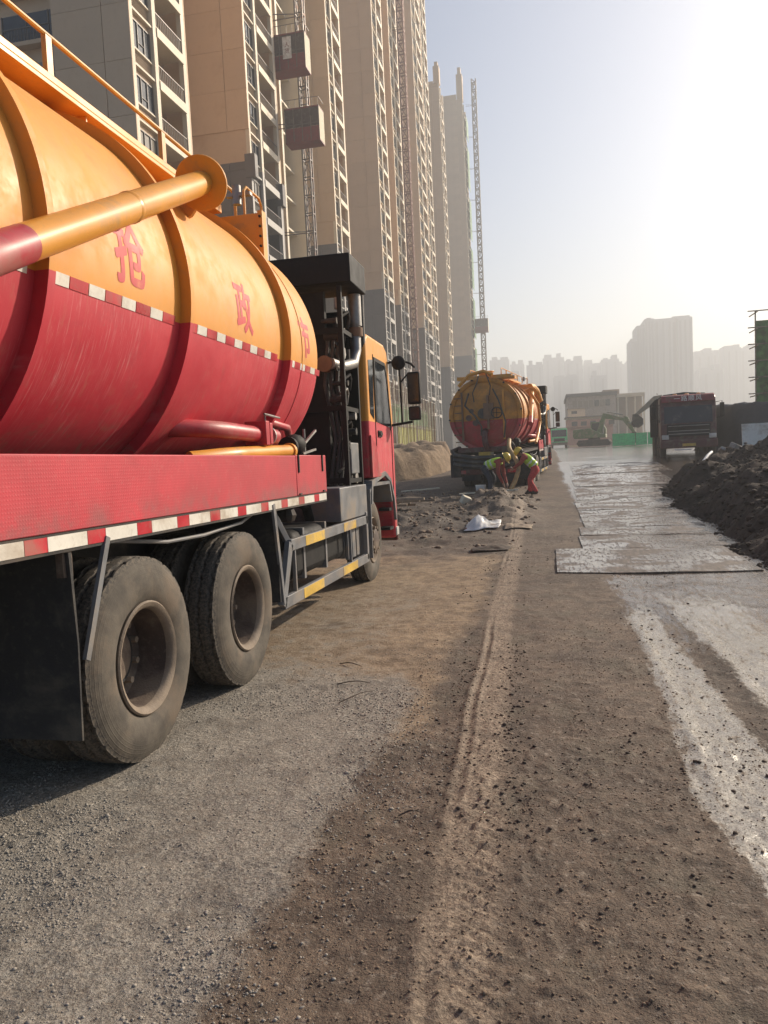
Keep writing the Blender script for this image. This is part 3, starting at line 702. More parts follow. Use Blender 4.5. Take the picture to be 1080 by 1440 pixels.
    B().cyl((.7, 2.2, 1.06), (1.16, 2.2, 1.06), .05).cyl((.7, 2.5, 1.10), (1.18, 2.5, 1.10), .06).blob((1.18, 2.5, 1.10), .07).build('valve_block', M['chassis'], root)
    B().box(.7, 1.235, 5.30, 5.33, .38, 1.2).prism([(5.335, 1.2), (5.42, 1.27), (6.5, 1.27), (6.62, 1.0), (6.6, .98), (6.46, 1.23), (5.44, 1.23), (5.335, 1.16)], 'x', .75, 1.235).build('front_mudguard', M['grey'], root)
    # pipework on the deck
    B().tube([(.80, 1.15, 1.80), (.98, 1.28, 1.79), (1.08, 1.5, 1.78), (1.09, 2.5, 1.76)], .062, 18).build('suction_pipe', M['red'], root)
    B().box(1.0, 1.18, 2.08, 2.16, 1.68, 1.87).box(1.01, 1.17, 2.20, 2.26, 1.69, 1.86).build('pipe_flange', M['red'], root, bevel=.006)
    B().tube([(1.16, 2.12, 1.87), (1.16, 2.12, 1.91), (1.2, 2.0, 1.915), (1.18, 2.4, 1.905)], .008, 6).cyl((1.1, 2.30, 1.76), (1.1, 2.32, 1.76), .08).build('valve_lever', M['steel'], root)
    B().tube([(.95, 1.2, 1.58), (1.1, 1.45, 1.60), (1.12, 1.7, 1.61), (1.12, 2.75, 1.64)], .055, 16).cyl((1.12, 2.75, 1.64), (1.12, 2.80, 1.64), .07).build('drain_pipe', M['orange'], root)
    vl = B().blob((1.08, 3.05, 1.70), .10, (1, 1.5, 1), 12).cyl((1.08, 2.85, 1.68), (1.08, 2.9, 1.68), .09).build('ball_valve', M['black'], root)
    B().bar((1.13, 3.2, 1.72), (1.16, 3.45, 1.84), .02, .02).bar((1.12, 3.15, 1.62), (1.16, 3.42, 1.66), .02, .02).cyl((1.1, 3.28, 1.6), (1.1, 3.28, 1.85), .012).build('valve_handle', M['steel'], vl)
    B().tube([(.9, 2.5, 1.75), (.95, 2.8, 1.9), (1.0, 3.1, 1.86), (.9, 3.5, 1.7)], .035, 10).build('branch_pipe', M['red'], root)
    # pump and cooler module behind the cab
    fr = B()
    for x in (-1.17, 1.15):
        for y in (4.62, 5.24): fr.box(x-.025, x+.025, y-.025, y+.025, 1.05, 3.45)
    for z in (1.3, 2.1, 2.95): fr.box(-1.17, 1.15, 4.63, 4.66, z, z+.06); fr.box(1.125, 1.165, 4.65, 5.22, z, z+.05)
    fr.build('module_frame', M['black'], root)
    B().box(-1.3, 1.30, 4.56, 5.28, 3.47, 3.78).build('module_roof', M['black'], root, bevel=.012)
    B().box(-1.14, .95, 4.70, 4.78, 1.1, 3.42).build('cooler_panel', M['black'], root)
    B().box(-1.0, .80, 4.85, 5.2, 1.1, 3.3).build('pump_cabinet', M['black'], root)
    B().box(-1.14, 1.12, 5.26, 5.28, 1.1, 3.3).build('back_panel', M['black'], root)
    B().tube([(1.17, 5.36, 3.62), (1.17, 5.42, 3.70), (1.17, 5.5, 3.66), (1.17, 5.52, 3.5), (1.17, 5.50, 2.9)], .045, 14).build('breather_hose', M['blackhose'], root)
    B().tube([(1.02, 4.62, 2.62), (1.10, 4.8, 2.60), (1.17, 5.05, 2.66), (1.18, 5.16, 2.82), (1.18, 5.18, 3.3)], .062, 16).build('exhaust_pipe', M['steel'], root)
    B().tube([(1.18, 5.18, 2.98), (1.18, 5.18, 3.08)], .085, 18).build('pipe_clamp', M['rust'], root)
    B().cyl((1.18, 5.18, 3.1), (1.18, 5.18, 3.46), .078).build('silencer', M['steel'], root)
    B().cyl((.95, 4.60, 2.62), (.95, 4.72, 2.62), .09).build('oil_filler', M['rust'], root)
    rr = random.Random(5)
    for k in range(34):
        z = 1.3+.058*k; y = 4.66 + rr.random()*.35; x = 1.0+rr.random()*.12; r = .025+rr.random()*.035
        ob = B()
        if k % 3 == 0: ob.cyl((x, y, z), (x, y, z+.12), r)
        elif k % 3 == 1: ob.cyl((x-.1, y, z), (x+.06, y, z), r).cyl((x+.06, y, z), (x+.075, y, z), r*1.3, n=6)
        else: ob.tube([(x, y-.1, z), (x+.05, y, z+.06), (x+.03, y+.12, z+.02), (x, y+.15, z-.1)], .018, 8)
        ob.build('pump_fitting', M['steel'] if k % 4 == 1 else M['chassis'], root)
    B().box(1.0, 1.17, 4.75, 5.1, 1.40, 1.75).build('control_box', M['grey'], root, bevel=.01)
    for k in range(3): B().tube([(1.05-.06*k, 4.66, 1.2), (1.12-.05*k, 4.68, 1.8), (1.06-.07*k, 4.70, 2.4), (1.1-.06*k, 4.7, 2.9)], .022, 8).build('hydraulic_hose', M['blackhose'], root)
    # cab
    prof = [(5.46, 1.33), (5.46, 2.92), (5.50, 3.03), (5.60, 3.08), (6.55, 3.08), (6.72, 3.02), (6.80, 2.86), (6.95, 2.20), (6.98, 1.9), (6.98, 1.2), (6.97, .52), (6.92, .47), (6.82, .47), (6.79, .72), (6.70, 1.02), (6.52, 1.24), (6.2, 1.33)]
    cab = B().prism(prof, 'x', -1.22, 1.22).build('cab', M['cabpaint'], root, bevel=.05)
    B().prism([(5.86, 2.03), (5.90, 2.80), (6.50, 2.80), (6.60, 2.66), (6.76, 2.08), (6.76, 1.98)], 'x', 1.2195, 1.2265).build('door_window', M['glass'], cab)
    B().prism([(5.56, 2.12), (5.56, 2.76), (5.80, 2.79), (5.76, 2.05)], 'x', 1.2195, 1.2265).build('quarter_window', M['glass'], cab)
    B().prism([(5.86, 2.03), (5.86, 2.83), (6.52, 2.83), (6.63, 2.67), (6.79, 2.06), (6.79, 1.95), (6.74, 1.95), (6.75, 2.06), (6.59, 2.64), (6.50, 2.785), (5.90, 2.785), (5.90, 2.03)], 'x', 1.222, 1.232).build('window_seal', M['black'], cab)
    B().bar((1.2225, 5.83, 2.86), (1.2225, 5.83, 1.36), .006, .012).bar((1.2225, 6.81, 1.95), (1.2225, 6.78, 1.05), .006, .012).build('door_seam', M['black'], cab)
    B().box(1.2225, 1.25, 5.98, 6.12, 1.86, 1.90).box(1.2225, 1.235, 5.95, 6.15, 1.84, 1.92).build('door_handle', M['black'], cab)
    B().prism([(5.46, 1.85), (5.75, 1.72), (5.86, 1.40), (6.0, 1.36), (5.9, 1.335), (5.46, 1.335)], 'x', 1.2195, 1.245).build('fender_flare', M['red'], cab, bevel=.006)
    B().prism([(5.34, 1.02), (5.40, 1.30), (6.22, 1.40), (6.56, 1.29), (6.76, 1.04), (6.84, .72), (6.80, .72), (6.72, 1.02), (6.53, 1.25), (6.2, 1.345), (5.46, 1.25), (5.40, 1.02)], 'x', 1.10, 1.243).build('wheel_arch', M['grey'], cab)
    B().box(1.05, 1.2, 6.55, 6.78, .60, .64).box(1.05, 1.2, 6.55, 6.80, .86, .90).build('cab_step', M['black'], cab)
    B().box(-1.05, 1.05, 6.6, 6.65, 2.2, 2.85).build('cab_interior', M['black'], cab)
    B().prism([(6.765, 2.86), (6.81, 2.86), (6.96, 2.25), (6.93, 2.25)], 'x', -1.1, 1.1).build('windscreen', M['glass'], cab)
    B().box(-1.2, 1.215, 6.95, 7.02, .42, .95).build('bumper', M['maroon'], cab, bevel=.02)
    B().box(1.14, 1.235, 6.84, 7.0, .5, .62).build('corner_lamp', M['lamp'], cab, bevel=.01)
    for sx in (1, -1):
        mr = B().box(sx*1.54-.09, sx*1.54+.09, 6.90, 7.02, 2.30, 2.74).build('mirror', M['black'], cab, bevel=.025)
        B().box(sx*1.54-.085, sx*1.54+.085, 6.90, 7.01, 2.08, 2.27).build('mirror', M['black'], cab, bevel=.025)
        B().box(sx*1.54-.072, sx*1.54+.072, 6.893, 6.899, 2.33, 2.71).build('mirror_glass', M['glass'], mr)
        B().box(sx*1.54-.068, sx*1.54+.068, 6.893, 6.899, 2.10, 2.25).build('mirror_glass', M['glass'], mr)
        B().tube([(sx*1.2, 6.80, 2.86), (sx*1.35, 6.88, 2.91), (sx*1.5, 6.95, 2.86), (sx*1.56, 6.96, 2.80)], .016, 8).tube([(sx*1.2, 6.88, 2.02), (sx*1.35, 6.92, 2.04), (sx*1.5, 6.95, 2.06)], .018, 8).tube([(sx*1.36, 6.88, 2.90), (sx*1.36, 6.92, 2.05)], .012, 8).tube([(sx*1.36, 6.9, 2.6), (sx*1.46, 6.95, 2.72)], .012, 8).build('mirror_arm', M['black'], cab)
        B().blob((sx*1.36, 6.82, 2.86), .10, (1, .45, 1), 14).build('convex_mirror', M['black'], cab)
    # rear door, bumper and lamps
    dr = B().lathe([(1.16, Y0-.015), (1.22, Y0-.02), (1.23, Y0-.05), (1.22, Y0-.09), (1.14, Y0-.10), (1.08, Y0-.07)], (0, 0, TZ), 'y', 96).build('rear_door', TP, root)
    for k in range(14):
        q = 2*math.pi*k/14+.1; c = Vector((1.2*math.cos(q), Y0-.10, TZ+1.2*math.sin(q)))
        B().cyl(c, c+Vector((0, -.05, 0)), .03, n=8).build('door_clamp', M['chassis'], dr)
    for i, (x, z, r) in enumerate(((-.42, 2.72, .06), (-.52, 2.50, .075), (-.30, 2.32, .075), (-.05, 2.62, .13), (.12, 2.72, .10))):
        B().cyl((x, Y0-.12, z), (x, Y0-.24, z), r, n=18).cyl((x, Y0-.24, z), (x, Y0-.27, z), r*1.3, n=18).build('rear_port', M['maroon'] if i < 3 else M['blackhose'], dr)
    B().box(-.02, .30, Y0-.30, Y0-.14, 2.42, 2.95).box(.1, .16, Y0-.32, Y0-.15, 2.1, 3.2).build('level_gauge', M['rust'], dr)
    if not near:
        for x in (-.75, .62): B().box(x-.03, x+.03, Y0-.17, Y0-.12, 1.75, 3.35).build('door_stiffener', M['orange'] if x > 0 else M['rust'], dr)
        for k in range(7): B().box(-1.0, -.72, Y0-.20, Y0-.17, 1.7+.24*k, 1.73+.24*k).build('ladder_rung', M['rust'], dr)
        B().lathe([(.17, 0), (.19, .012), (.17, .024), (.15, .012)], (.42, Y0-.34, 2.62), 'y', 20, closed=True).box(.25, .59, Y0-.335, Y0-.32, 2.61, 2.63).box(.41, .43, Y0-.335, Y0-.32, 2.45, 2.79).build('hand_wheel', M['chassis'], dr)
        B().tube([(-.5, Y0-.2, 3.3), (-.62, Y0-.3, 2.9), (-.3, Y0-.32, 2.55), (-.1, Y0-.3, 2.2), (-.12, Y0-.28, 1.9)], .03, 8).tube([(.3, Y0-.2, 3.4), (.5, Y0-.3, 3.0), (.7, Y0-.3, 2.3), (.62, Y0-.25, 1.8)], .025, 8).build('hydraulic_hose', M['blackhose'], dr)
        B().tube([(.0, Y0-.16, 2.05), (.0, Y0-.3, 2.0), (.0, Y0-.34, 1.75), (.05, Y0-.3, 1.45)], .10, 14).build('discharge_elbow', M['maroon'], dr)
        B().box(-.95, .95, Y0-.12, Y0-.03, 1.36, 1.52).build('door_sill', M['maroon'], dr, bevel=.01)
    B().box(-1.05, 1.05, Y0-.25, Y0-.1, .62, .80).build('rear_bumper', M['maroon'], root, bevel=.02)
    for sx in (-1, 1):
        B().box(sx*.85-.16, sx*.85+.16, Y0-.28, Y0-.25, .66, .77).build('tail_lamp', M['taper'], root, bevel=.01)
    B().box(-.25, .25, Y0-.22, Y0-.17, 1.22, 1.36).build('number_plate', M['yellow'], root)
    # top hatch gear at the rear
    B().cyl((.0, Y0+.35, 3.74), (.0, Y0+.35, 3.98), .24, n=24).cyl((.0, Y0+.35, 3.98), (.0, Y0+.35, 4.02), .28, n=24).build('top_hatch', M['orange'], root, bevel=.01)
    B().tube([(-.85, Y0-.1, 3.55), (-.5, Y0-.02, 3.9), (.0, Y0-.08, 4.0), (.3, Y0-.18, 3.86)], .06, 12).build('hydraulic_ram', M['orange'], root)
    B().box(-.9, .9, Y0-.06, Y0+.06, 3.74, 3.86).box(.3, 1.0, Y0+.0, Y0+.5, 3.70, 3.80).build('door_hinge_beam', M['orange'], root)
    B().tube([(-.15, Y0-.2, 3.85), (-.2, Y0-.3, 3.6), (-.35, Y0-.3, 3.3), (-.32, Y0-.26, 3.0)], .02, 8).tube([(.1, Y0-.2, 3.9), (.25, Y0-.32, 3.5), (.2, Y0-.3, 3.2)], .018, 8).build('hydraulic_hose', M['blackhose'], dr)
    return root
# ------------------------------------------------------------------ apartment towers along the left
XF, FH = -21.0, 2.9
_mc = {}
def shared(key, fn):
    if key not in _mc: _mc[key] = fn()
    return _mc[key]
def window_unit(w, low):
    fr = M['greytrim'] if low else M['cream']
    def f():
        mb = MB()      # dark frame set in the wall: origin at bay start, floor level
        mb.box(.02, .10, .06, w-.06, .95, 1.01).box(.02, .10, .06, w-.06, 2.42, 2.48)
        for y in (.06, w*.36, w*.66, w-.11): mb.box(.02, .10, y, y+.05, 1.01, 2.42)
        mb.box(.02, .09, w*.36+.05, w*.66, 1.40, 1.44)
        return mb.mesh('window', M['winframe'], False)
    def p(): return MB().box(.025, .04, .08, w-.08, .97, 2.46).mesh('pane', M['pane'], False)
    def l():
        mb = MB(); 
        for k in range(8): mb.obox((.07, w/2, .12+.095*k), (.05, w-.16, .015), (0, R_(35), 0))
        return mb.mesh('louvre', M['louvre'], False)
    def s(): return MB().box(.0, .24, .0, w, -.09, .03).box(.0, .16, .0, w, .84, .91).mesh('sill', fr, False)
    return (shared(('w', w), f), shared(('p', w), p), shared(('l', w), l), shared(('s', w, low), s))
def balcony_unit(w, low):
    fr = M['greytrim'] if low else M['cream']
    def sl(): return MB().box(-1.30, .22, 0, w, -.16, .0).box(.10, .26, 0, w, -.34, .14).box(.08, .22, 0, w, .14, .22).mesh('balcony', fr, False)
    def ra():
        mb = MB().box(.12, .16, 0, w, 1.02, 1.07).box(.12, .15, 0, w, .27, .30); n = max(3, int(w/.22))
        for k in range(n+1): mb.box(.125, .145, k*(w-.02)/n, k*(w-.02)/n+.022, .28, 1.04)
        return mb.mesh('railing', M['rail'], False)
    def dr():
        mb = MB()
        for k in range(4): mb.box(-1.30, -1.24, .3+k*(w-.66)/3, .36+k*(w-.66)/3, .0, 2.25)
        mb.box(-1.30, -1.24, .3, w-.3, 2.2, 2.26); return mb.mesh('balcony_door', M['winframe'], False)
    def pn(): return MB().box(-1.305, -1.27, .32, w-.32, .02, 2.22).mesh('pane', M['pane'], False)
    return shared(('b', w, low), sl), shared(('r', w), ra), shared(('d', w), dr), shared(('dp', w), pn)

def wing(root, y0, wwin, wbal, xin, zg, ztop, zmin, zvis, far=False, xf=XF, panel=True):
    """one stepped wing: blank gable towards the camera, then a bay of windows and a bay of balconies facing the road"""
    y1, y2 = y0+.35+wwin, y0+.35+wwin+.4+wbal; yend = y2+.4
    for a, b, mt in ((-1, zg, M['greystone']), (zg+.003, ztop, M['wall'])):
        MB().box(xin, xf-.30, y0+.06, y1+.2, a, b).box(xin, xf-1.5, y1+.21, yend, a, b).build('wing_wall', mt, root, False)
        tr = M['greytrim'] if mt is M['greystone'] else M['cream']
        for p, wd in ((y0+.06, .29), (y1, .4), (y2, .4)):
            MB().box(xf-.30, xf, p, p+wd, a, b).build('pier', tr, root, False)
        MB().box(xf-1.5, xf-.01, yend+.01, yend+.2, a, b).build('end_pier', mt, root, False)
    if not far:
        MB().box(xf-.45, xf+.35, y0-.06, y0+.55, zg-1.2, zg+.5).build('cornice_block', M['greystone'], root, False)
        MB().box(xf-.35, xf+.25, y2-.1, yend+.25, zg-1.4, zg+.35).build('cornice_block', M['greystone'], root, False)
    z = math.floor(zmin/FH)*FH
    while z < min(zvis, ztop-1):
        low = z < zg-.5
        if panel:
            wm = M['greystone'] if low else M['wall']; L_ = xf-xin
            if low: zt = min(z+FH, zg)
            else: zt = z+FH
            zb = max(z, zg+.003) if not low else z
            cw = min(1.7, L_*.35)
            pa = shared(('ga', round(zt-zb, 2), round(L_, 2), low), lambda: MB().box(0, L_-cw-.02, 0, .08, .02, zt-zb).mesh('cladding_panel', wm, False))
            pb = shared(('gb', round(zt-zb, 2), round(cw, 2), low), lambda: MB().box(.02, cw, 0, .08, .02, zt-zb).mesh('cladding_panel', wm, False))
            link('cladding_panel', pa, root, (xin, y0-.02, zb)); link('cladding_panel', pb, root, (xf-cw, y0-.02, zb))
        W, P, Lv, S = window_unit(round(wwin, 2), low); ox = xf-.30
        wo = link('window', W, root, (ox, y0+.35, z)); link('pane', P, wo)
        link('sill', S, root, (ox, y0+.35, z))
        if not far: link('louvre', Lv, root, (ox, y0+.35, z))
        bs, ra, dr, pn = balcony_unit(round(wbal, 2), low); oy = y1+.4
        bo = link('balcony', bs, root, (xf-.2, oy, z)); link('railing', ra, bo)
        if not far:
            do = link('balcony_door', dr, root, (xf-.2, oy, z)); link('pane', pn, do)
        z += FH
    return yend

ZG = 23.8
def tower(label, y): return empty('apartment_tower', (0, 0, 0), label=label, cat='apartment tower', group='beige apartment towers along the site')
t0 = tower('beige apartment tower nearest the road works, its stepped wing rising behind the orange tank rail', 39)
wing(t0, 39.4, 2.25, 3.3, -25.6, 12.0-8, 100, 8.7, 33)
# recessed bay to the left of that wing, with dark glazing and a pale sill per storey
MB().box(-42, -25.65, 43.0, 52, -1, 100).build('wing_wall', M['wall'], t0, False)
for z in (11.6, 14.5, 17.4, 20.3, 23.2, 26.1, 29):
    wo = MB().box(-31.2, -26.6, 42.9, 42.99, z+.9, z+2.55).build('window', M['pane'], t0, False)
    fr = MB().box(-31.3, -26.5, 42.80, 42.9, z+.78, z+.9)
    for x in (-31.2, -29.6, -28.1, -26.65): fr.box(x, x+.06, 42.84, 42.9, z+.9, z+2.55)
    fr.box(-31.2, -26.6, 42.84, 42.9, z+1.75, z+1.8); fr.build('window_frame', M['winframe'], wo, False)
    rl = MB().box(-31.0, -28.6, 42.55, 42.6, z+1.55, z+1.6)
    for k in range(12): rl.box(-31+.21*k, -30.97+.21*k, 42.56, 42.59, z+.7, z+1.55)
    rl.build('railing', M['rail'], t0, False)
    MB().box(-33, -25.7, 42.4, 42.95, z+.5, z+.74).build('sill', M['wall'], t0, False)
MB().box(-40, -27.6, 46.4, 56.2, -1, 100).build('core_wall', M['wall'], t0, False)

t1 = tower('beige apartment tower with two red hoist cages running up its recessed core', 56)
e1 = wing(t1, 56.3, 2.1, 3.6, -27.5, ZG, 100, 8.7, 44)
wing(t1, 80.4, 1.7, 3.0, -27.5, ZG, 100, 14.5, 57, far=True)
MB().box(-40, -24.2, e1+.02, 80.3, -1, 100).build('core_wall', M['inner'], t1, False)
for ya in (67.7, 74.0): MB().box(-24.2, -22.2, ya, ya+.45, -1, 100).build('core_pier', M['cream'], t1, False)
for z in np.arange(8.7, 52, FH):
    for ya in (65.0, 69.8, 72.0, 76.4):
        o = MB().box(-24.2, -24.12, ya, ya+1.3, z+.7, z+2.3).build('window', M['gold'] if (int(z*3+ya) % 3) else M['pane'], t1, False)
        MB().box(-24.12, -24.02, ya-.08, ya+1.38, z+.55, z+.7).box(-24.12, -24.05, ya+.6, ya+.66, z+.7, z+2.3).build('window_frame', M['winframe'], o, False)
    MB().box(-24.2, -23.2, 68.2, 73.9, z-.12, z+.06).build('core_slab', M['cream'], t1, False)

t2 = tower('beige apartment tower with a broad blank gable and a rusty hoist mast beside it', 104)
wing(t2, 104.3, 2.6, 3.2, -27.0, ZG, 100, 8.7, 69, far=True)
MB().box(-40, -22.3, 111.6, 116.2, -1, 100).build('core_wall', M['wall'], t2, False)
wing(t2, 116.4, 2.4, 3.4, -24.0, ZG, 100, 8.7, 79, far=True)
t3 = tower('beige apartment tower beyond the rusty hoist mast, its top out of sight', 139)
wing(t3, 139.3, 4.0, 5.0, -26.5, ZG, 100, 8.7, 98, far=True)
wing(t3, 150.6, 2.4, 3.6, -23.4, ZG, 100, 8.7, 98, far=True)
t4 = tower('lower beige apartment tower showing its flat roof with one corner turret', 175)
wing(t4, 175.5, 2.2, 3.2, -25.5, 20.5, 82.0, 8.7, 80, far=True)
MB().box(-22.2, -20.9, 175.4, 177.2, 82.0, 85.6).box(-21.9, -21.2, 175.7, 176.8, 85.6, 86.6).build('corner_turret', M['wall'], t4, False)
MB().box(-26, -22.3, 175.5, 175.8, 82.0, 82.5).build('parapet', M['wall'], t4, False)
t5 = tower('farthest beige apartment tower, its facade wrapped in green net beside the tall hoist mast', 230)
wing(t5, 230, 3.2, 4.6, -28.5, 29.2, 101.5, 8.7, 99, far=True)
MB().box(-22.6, -20.9, 229.9, 232.4, 101.5, 108.5).box(-22.2, -21.3, 230.3, 231.8, 108.5, 110.5).build('corner_turret', M['wall'], t5, False)
MB().box(-28.6, -22.7, 229.9, 230.2, 101.5, 103.0).build('parapet', M['wall'], t5, False)
nt_ = MB()
for k in range(32):
    z = 6+2.9*k; 
    if k % 5 != 4: nt_.box(-20.55, -20.5, 232.5+(k % 3)*.8, 240, z, z+2.75)
nt_.build('safety_net', M['net'], t5, False)

# ------------------------------------------------------------------ construction hoists
def lattice(h, s=.65, step=1.5, r=.04, br=.02, n=4):
    mb = MB(); hs = s/2
    for a in (-hs, hs):
        for b in (-hs, hs): mb.box(a-r, a+r, b-r, b+r, 0, h)
    z = 0; k = 0
    while z < h-.01:
        for c0, c1 in (((-hs, -hs), (hs, -hs)), ((hs, -hs), (hs, hs)), ((hs, hs), (-hs, hs)), ((-hs, hs), (-hs, -hs))):
            mb.bar((*c0, z), (*c1, z), br*2.2, br*2.2)
            a, b = (c0, c1) if k % 2 else (c1, c0)
            mb.bar((*a, z), (*b, min(z+step, h)), br*1.6, br*1.6)
        z += step; k += 1
    return mb
def hoist(label, x, y, h, mat, cages, wallx, step=1.5, s=.65, cw=3.0, cd=1.5, r=.055, br=.035):
    root = empty('construction_hoist', (x, y, 0), label=label, cat='construction hoist')
    lattice(h, s, step, r, br).build('mast', mat, root, False)
    for z in np.arange(12, h, 9.0):
        MB().bar((-s/2, .2, z), (wallx-x, .2, z), .07, .07).bar((-s/2, -.2, z), (wallx-x, -.9, z), .06, .06).build('wall_tie', M['mast'], root, False)
    for cx, cz, hh in cages:
        cg = MB().box(cx-cw/2, cx+cw/2, -cd-.45, -.45, cz, cz+.12).build('cage', M['cagered'], root, False)
        MB().box(cx-cw/2, cx+cw/2, -cd-.45, -.45, cz+hh-.1, cz+hh).build('cage_roof', M['cagered'], cg, False)
        q = MB()
        for k in range(5):
            xx = cx-cw/2+k*(cw-.06)/4
            q.box(xx, xx+.06, -cd-.46, -cd-.42, cz+.1, cz+hh)
        q.box(cx-cw/2, cx+cw/2, -cd-.46, -cd-.43, cz+hh*.5, cz+hh*.5+.06); q.build('cage_frame', M['winframe'], cg, False)
        MB().box(cx-cw/2+.02, cx+cw/2-.02, -cd-.43, -cd-.40, cz+.1, cz+hh*.42).build('kick_panel', M['cagered'], cg, False)
        for k in range(4):
            xx = cx-cw/2+.07+k*(cw-.06)/4
            MB().box(xx, xx+(cw-.06)/4-.07, -cd-.425, -cd-.405, cz+hh*.42+.02, cz+hh-.12).build('mesh_panel', M['cage'], cg, False)
        MB().box(cx+cw/2-.03, cx+cw/2, -cd-.44, -.46, cz+.12, cz+hh-.1).build('end_panel', M['ivory'], cg, False)
        MB().box(cx-cw/2, cx-cw/2+.03, -cd-.44, -.46, cz+.12, cz+hh-.1).build('end_panel', M['cage'], cg, False)
        rl = MB()
        for k in range(7): rl.box(cx-cw/2+k*cw/6.2, cx-cw/2+k*cw/6.2+.03, -cd-.44, -cd-.41, cz+hh, cz+hh+.7)
        rl.box(cx-cw/2, cx+cw/2, -cd-.44, -cd-.41, cz+hh+.66, cz+hh+.7).box(cx+cw/2-.03, cx+cw/2, -cd-.44, -.46, cz+hh+.66, cz+hh+.7).build('roof_rail', M['mast'], cg, False)
    return root, s
Yh = 66.0
pm_ = on_y(424, 75, Yh); a1 = on_y(414, 75, Yh-1.2); a2 = on_y(430, 178, Yh-1.2)
h1, _ = hoist('twin-cage construction hoist on a grey lattice mast, red cages one above the other', pm_.x, Yh, 60, M['mast'],
              [(a1.x-pm_.x-.35, a1.z-1.6, 2.9), (a2.x-pm_.x-.1, a2.z-1.5, 2.8)], -22.5)
q0 = on_y(406, 62, Yh-2.5)
sg = MB().box(a1.x-pm_.x-.75, a1.x-pm_.x+.0, -2.02, -1.99, a1.z-.75, a1.z+1.0).build('notice_board', M['white'], h1, False)
for i, ch in enumerate('人货'):
    me = glyph_mesh(ch, .42)
    for v in me.vertices: v.co = (a1.x-pm_.x-.37+v.co.x, -2.026, a1.z+.33-.48*i+v.co.y*1.0)
    me.materials.clear(); me.materials.append(M['cagered']); link('notice_lettering', me, sg)
b0 = on_x(566, 0, -20.0)
hoist('rusty brown hoist mast without a cage, standing between two beige towers', -20.0, 121.5, 92, M['rustmast'], [], -21.4, 1.6, .9, r=.09, br=.07)
c0 = on_y(673, 300, 236); c1 = on_y(679, 459, 236)
hoist('tall freestanding hoist mast with a single small cage near the farthest tower', c0.x, 236, on_y(664, 112, 236).z, M['mast'], [(c1.x-c0.x-.2, c1.z-2, 3.9)], -20.6, 2.0, 1.2, 3.9, 2.2, r=.14, br=.12)

# ------------------------------------------------------------------ podium works behind the near tanker's cab
pf = empty('steel_frame_canopy', (0, 0, 0), label='grey steel post and beam frame standing in front of the dark tower bases', cat='steel frame')
for k in range(5):
    y = 47+5.0*k
    MB().box(-15.1, -14.9, y-.1, y+.1, 0, 5.8).build('post', M['greytrim'], pf, False)
for z in (2.1, 4.0, 5.7): MB().box(-15.05, -14.95, 47.12, 66.88, z-.08, z+.08).build('beam', M['greytrim'], pf, False)
MB().box(-15.6, -15.4, 45, 100, 0, 7.0).build('backing_wall', M['greystone'], pf, False)
rb = empty('rebar_wall_scaffold', (0, 0, 0), label='scaffold and upright rebar with yellow-green nets at the tower foot', cat='scaffold')
for k in range(40):
    y = 60+rnd.random()*.2+k*.62; zt = 4.6+rnd.random()*1.0+ (1.6 if k > 14 else 2.5)
    MB().box(-12.06, -12.0, y, y+.05, .8, zt).build('rebar', M['rust'] if k % 3 else M['ivory'], rb, False)
for k in range(4):
    y = 64+5*k
    MB().box(-12.3, -12.26, y, y+4.4, 2.0, 3.8+.3*(k % 2)).build('net', M['ynet'], rb, False)
    MB().box(-12.5, -12.46, y-1, y+3.4, 4.2, 5.7).build('net', M['net'], rb, False)
for z in (1.8, 3.9, 5.4, 6.8): MB().box(-12.15, -12.08, 60, 85, z, z+.07).build('ledger', M['greytrim'], rb, False)
for k in range(11): MB().box(-12.75, -12.68, 60+2.4*k, 60.07+2.4*k, .8, 7.6).build('standard', M['greytrim'], rb, False)

# ------------------------------------------------------------------ far city
def far_tower(x, y, w, d, h, lab, grp, steps=0, notch=2, rs=1):
    rr = random.Random(rs); root = empty('high_rise', (x, y, 0), label=lab, cat='high-rise', group=grp)
    MB().box(-w/2, w/2, 0, d, 0, h).build('facade', M['far'], root, False)
    for k in range(notch):
        xx = -w/2 + w*(k+.5)/notch + rr.uniform(-.05, .05)*w; ww = w*.06
        MB().box(xx-ww, xx+ww, -.6, -.02, 0, h-3).build('window_bay', M['fardark'], root, False)
    nb = 2
    for k in range(nb):
        xx = -w/2 + w*(k+.5)/nb
        if rr.random() < .8: ww = w*rr.uniform(.1, .22); MB().box(xx-ww, xx+ww, 1, d-1, h+.003, h+rr.uniform(1.5, 5)).build('roof_block', M['far'], root, False)
    return root
mt_ = empty('high_rise', (0, 0, 0), label='tall pale grey high-rise standing alone above the dump truck, stepped at one side', cat='high-rise')
gx = [on_y(p, 520, 560).x for p in (888, 897, 908, 921, 948, 955, 976)]
tz = [on_y(892, 476, 560).z, on_y(902, 457, 560).z, on_y(915, 448, 560).z, on_y(935, 447, 560).z, on_y(951, 446, 560).z, on_y(965, 445, 560).z]
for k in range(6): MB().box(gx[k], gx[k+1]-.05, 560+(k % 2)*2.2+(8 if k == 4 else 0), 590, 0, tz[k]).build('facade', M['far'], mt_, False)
MB().box(gx[2]+2, gx[3]-1, 566, 574, tz[2]+.01, tz[2]+1.5).build('roof_block', M['far'], mt_, False)
MB().box(gx[4]+.5, gx[6]-1, 566, 574, tz[5]+.01, tz[5]+1.6).build('roof_block', M['far'], mt_, False)
for k in range(6):
    for j in range(3):
        xx = gx[k]+(j+.5)*(gx[k+1]-gx[k])/3
        MB().box(xx-.7, xx+.7, 559.5+(k % 2)*2.2+(8 if k == 4 else 0), 559.98+(k % 2)*2.2+(8 if k == 4 else 0), 0, tz[k]-2).build('window_bay', M['fardark'], mt_, False)
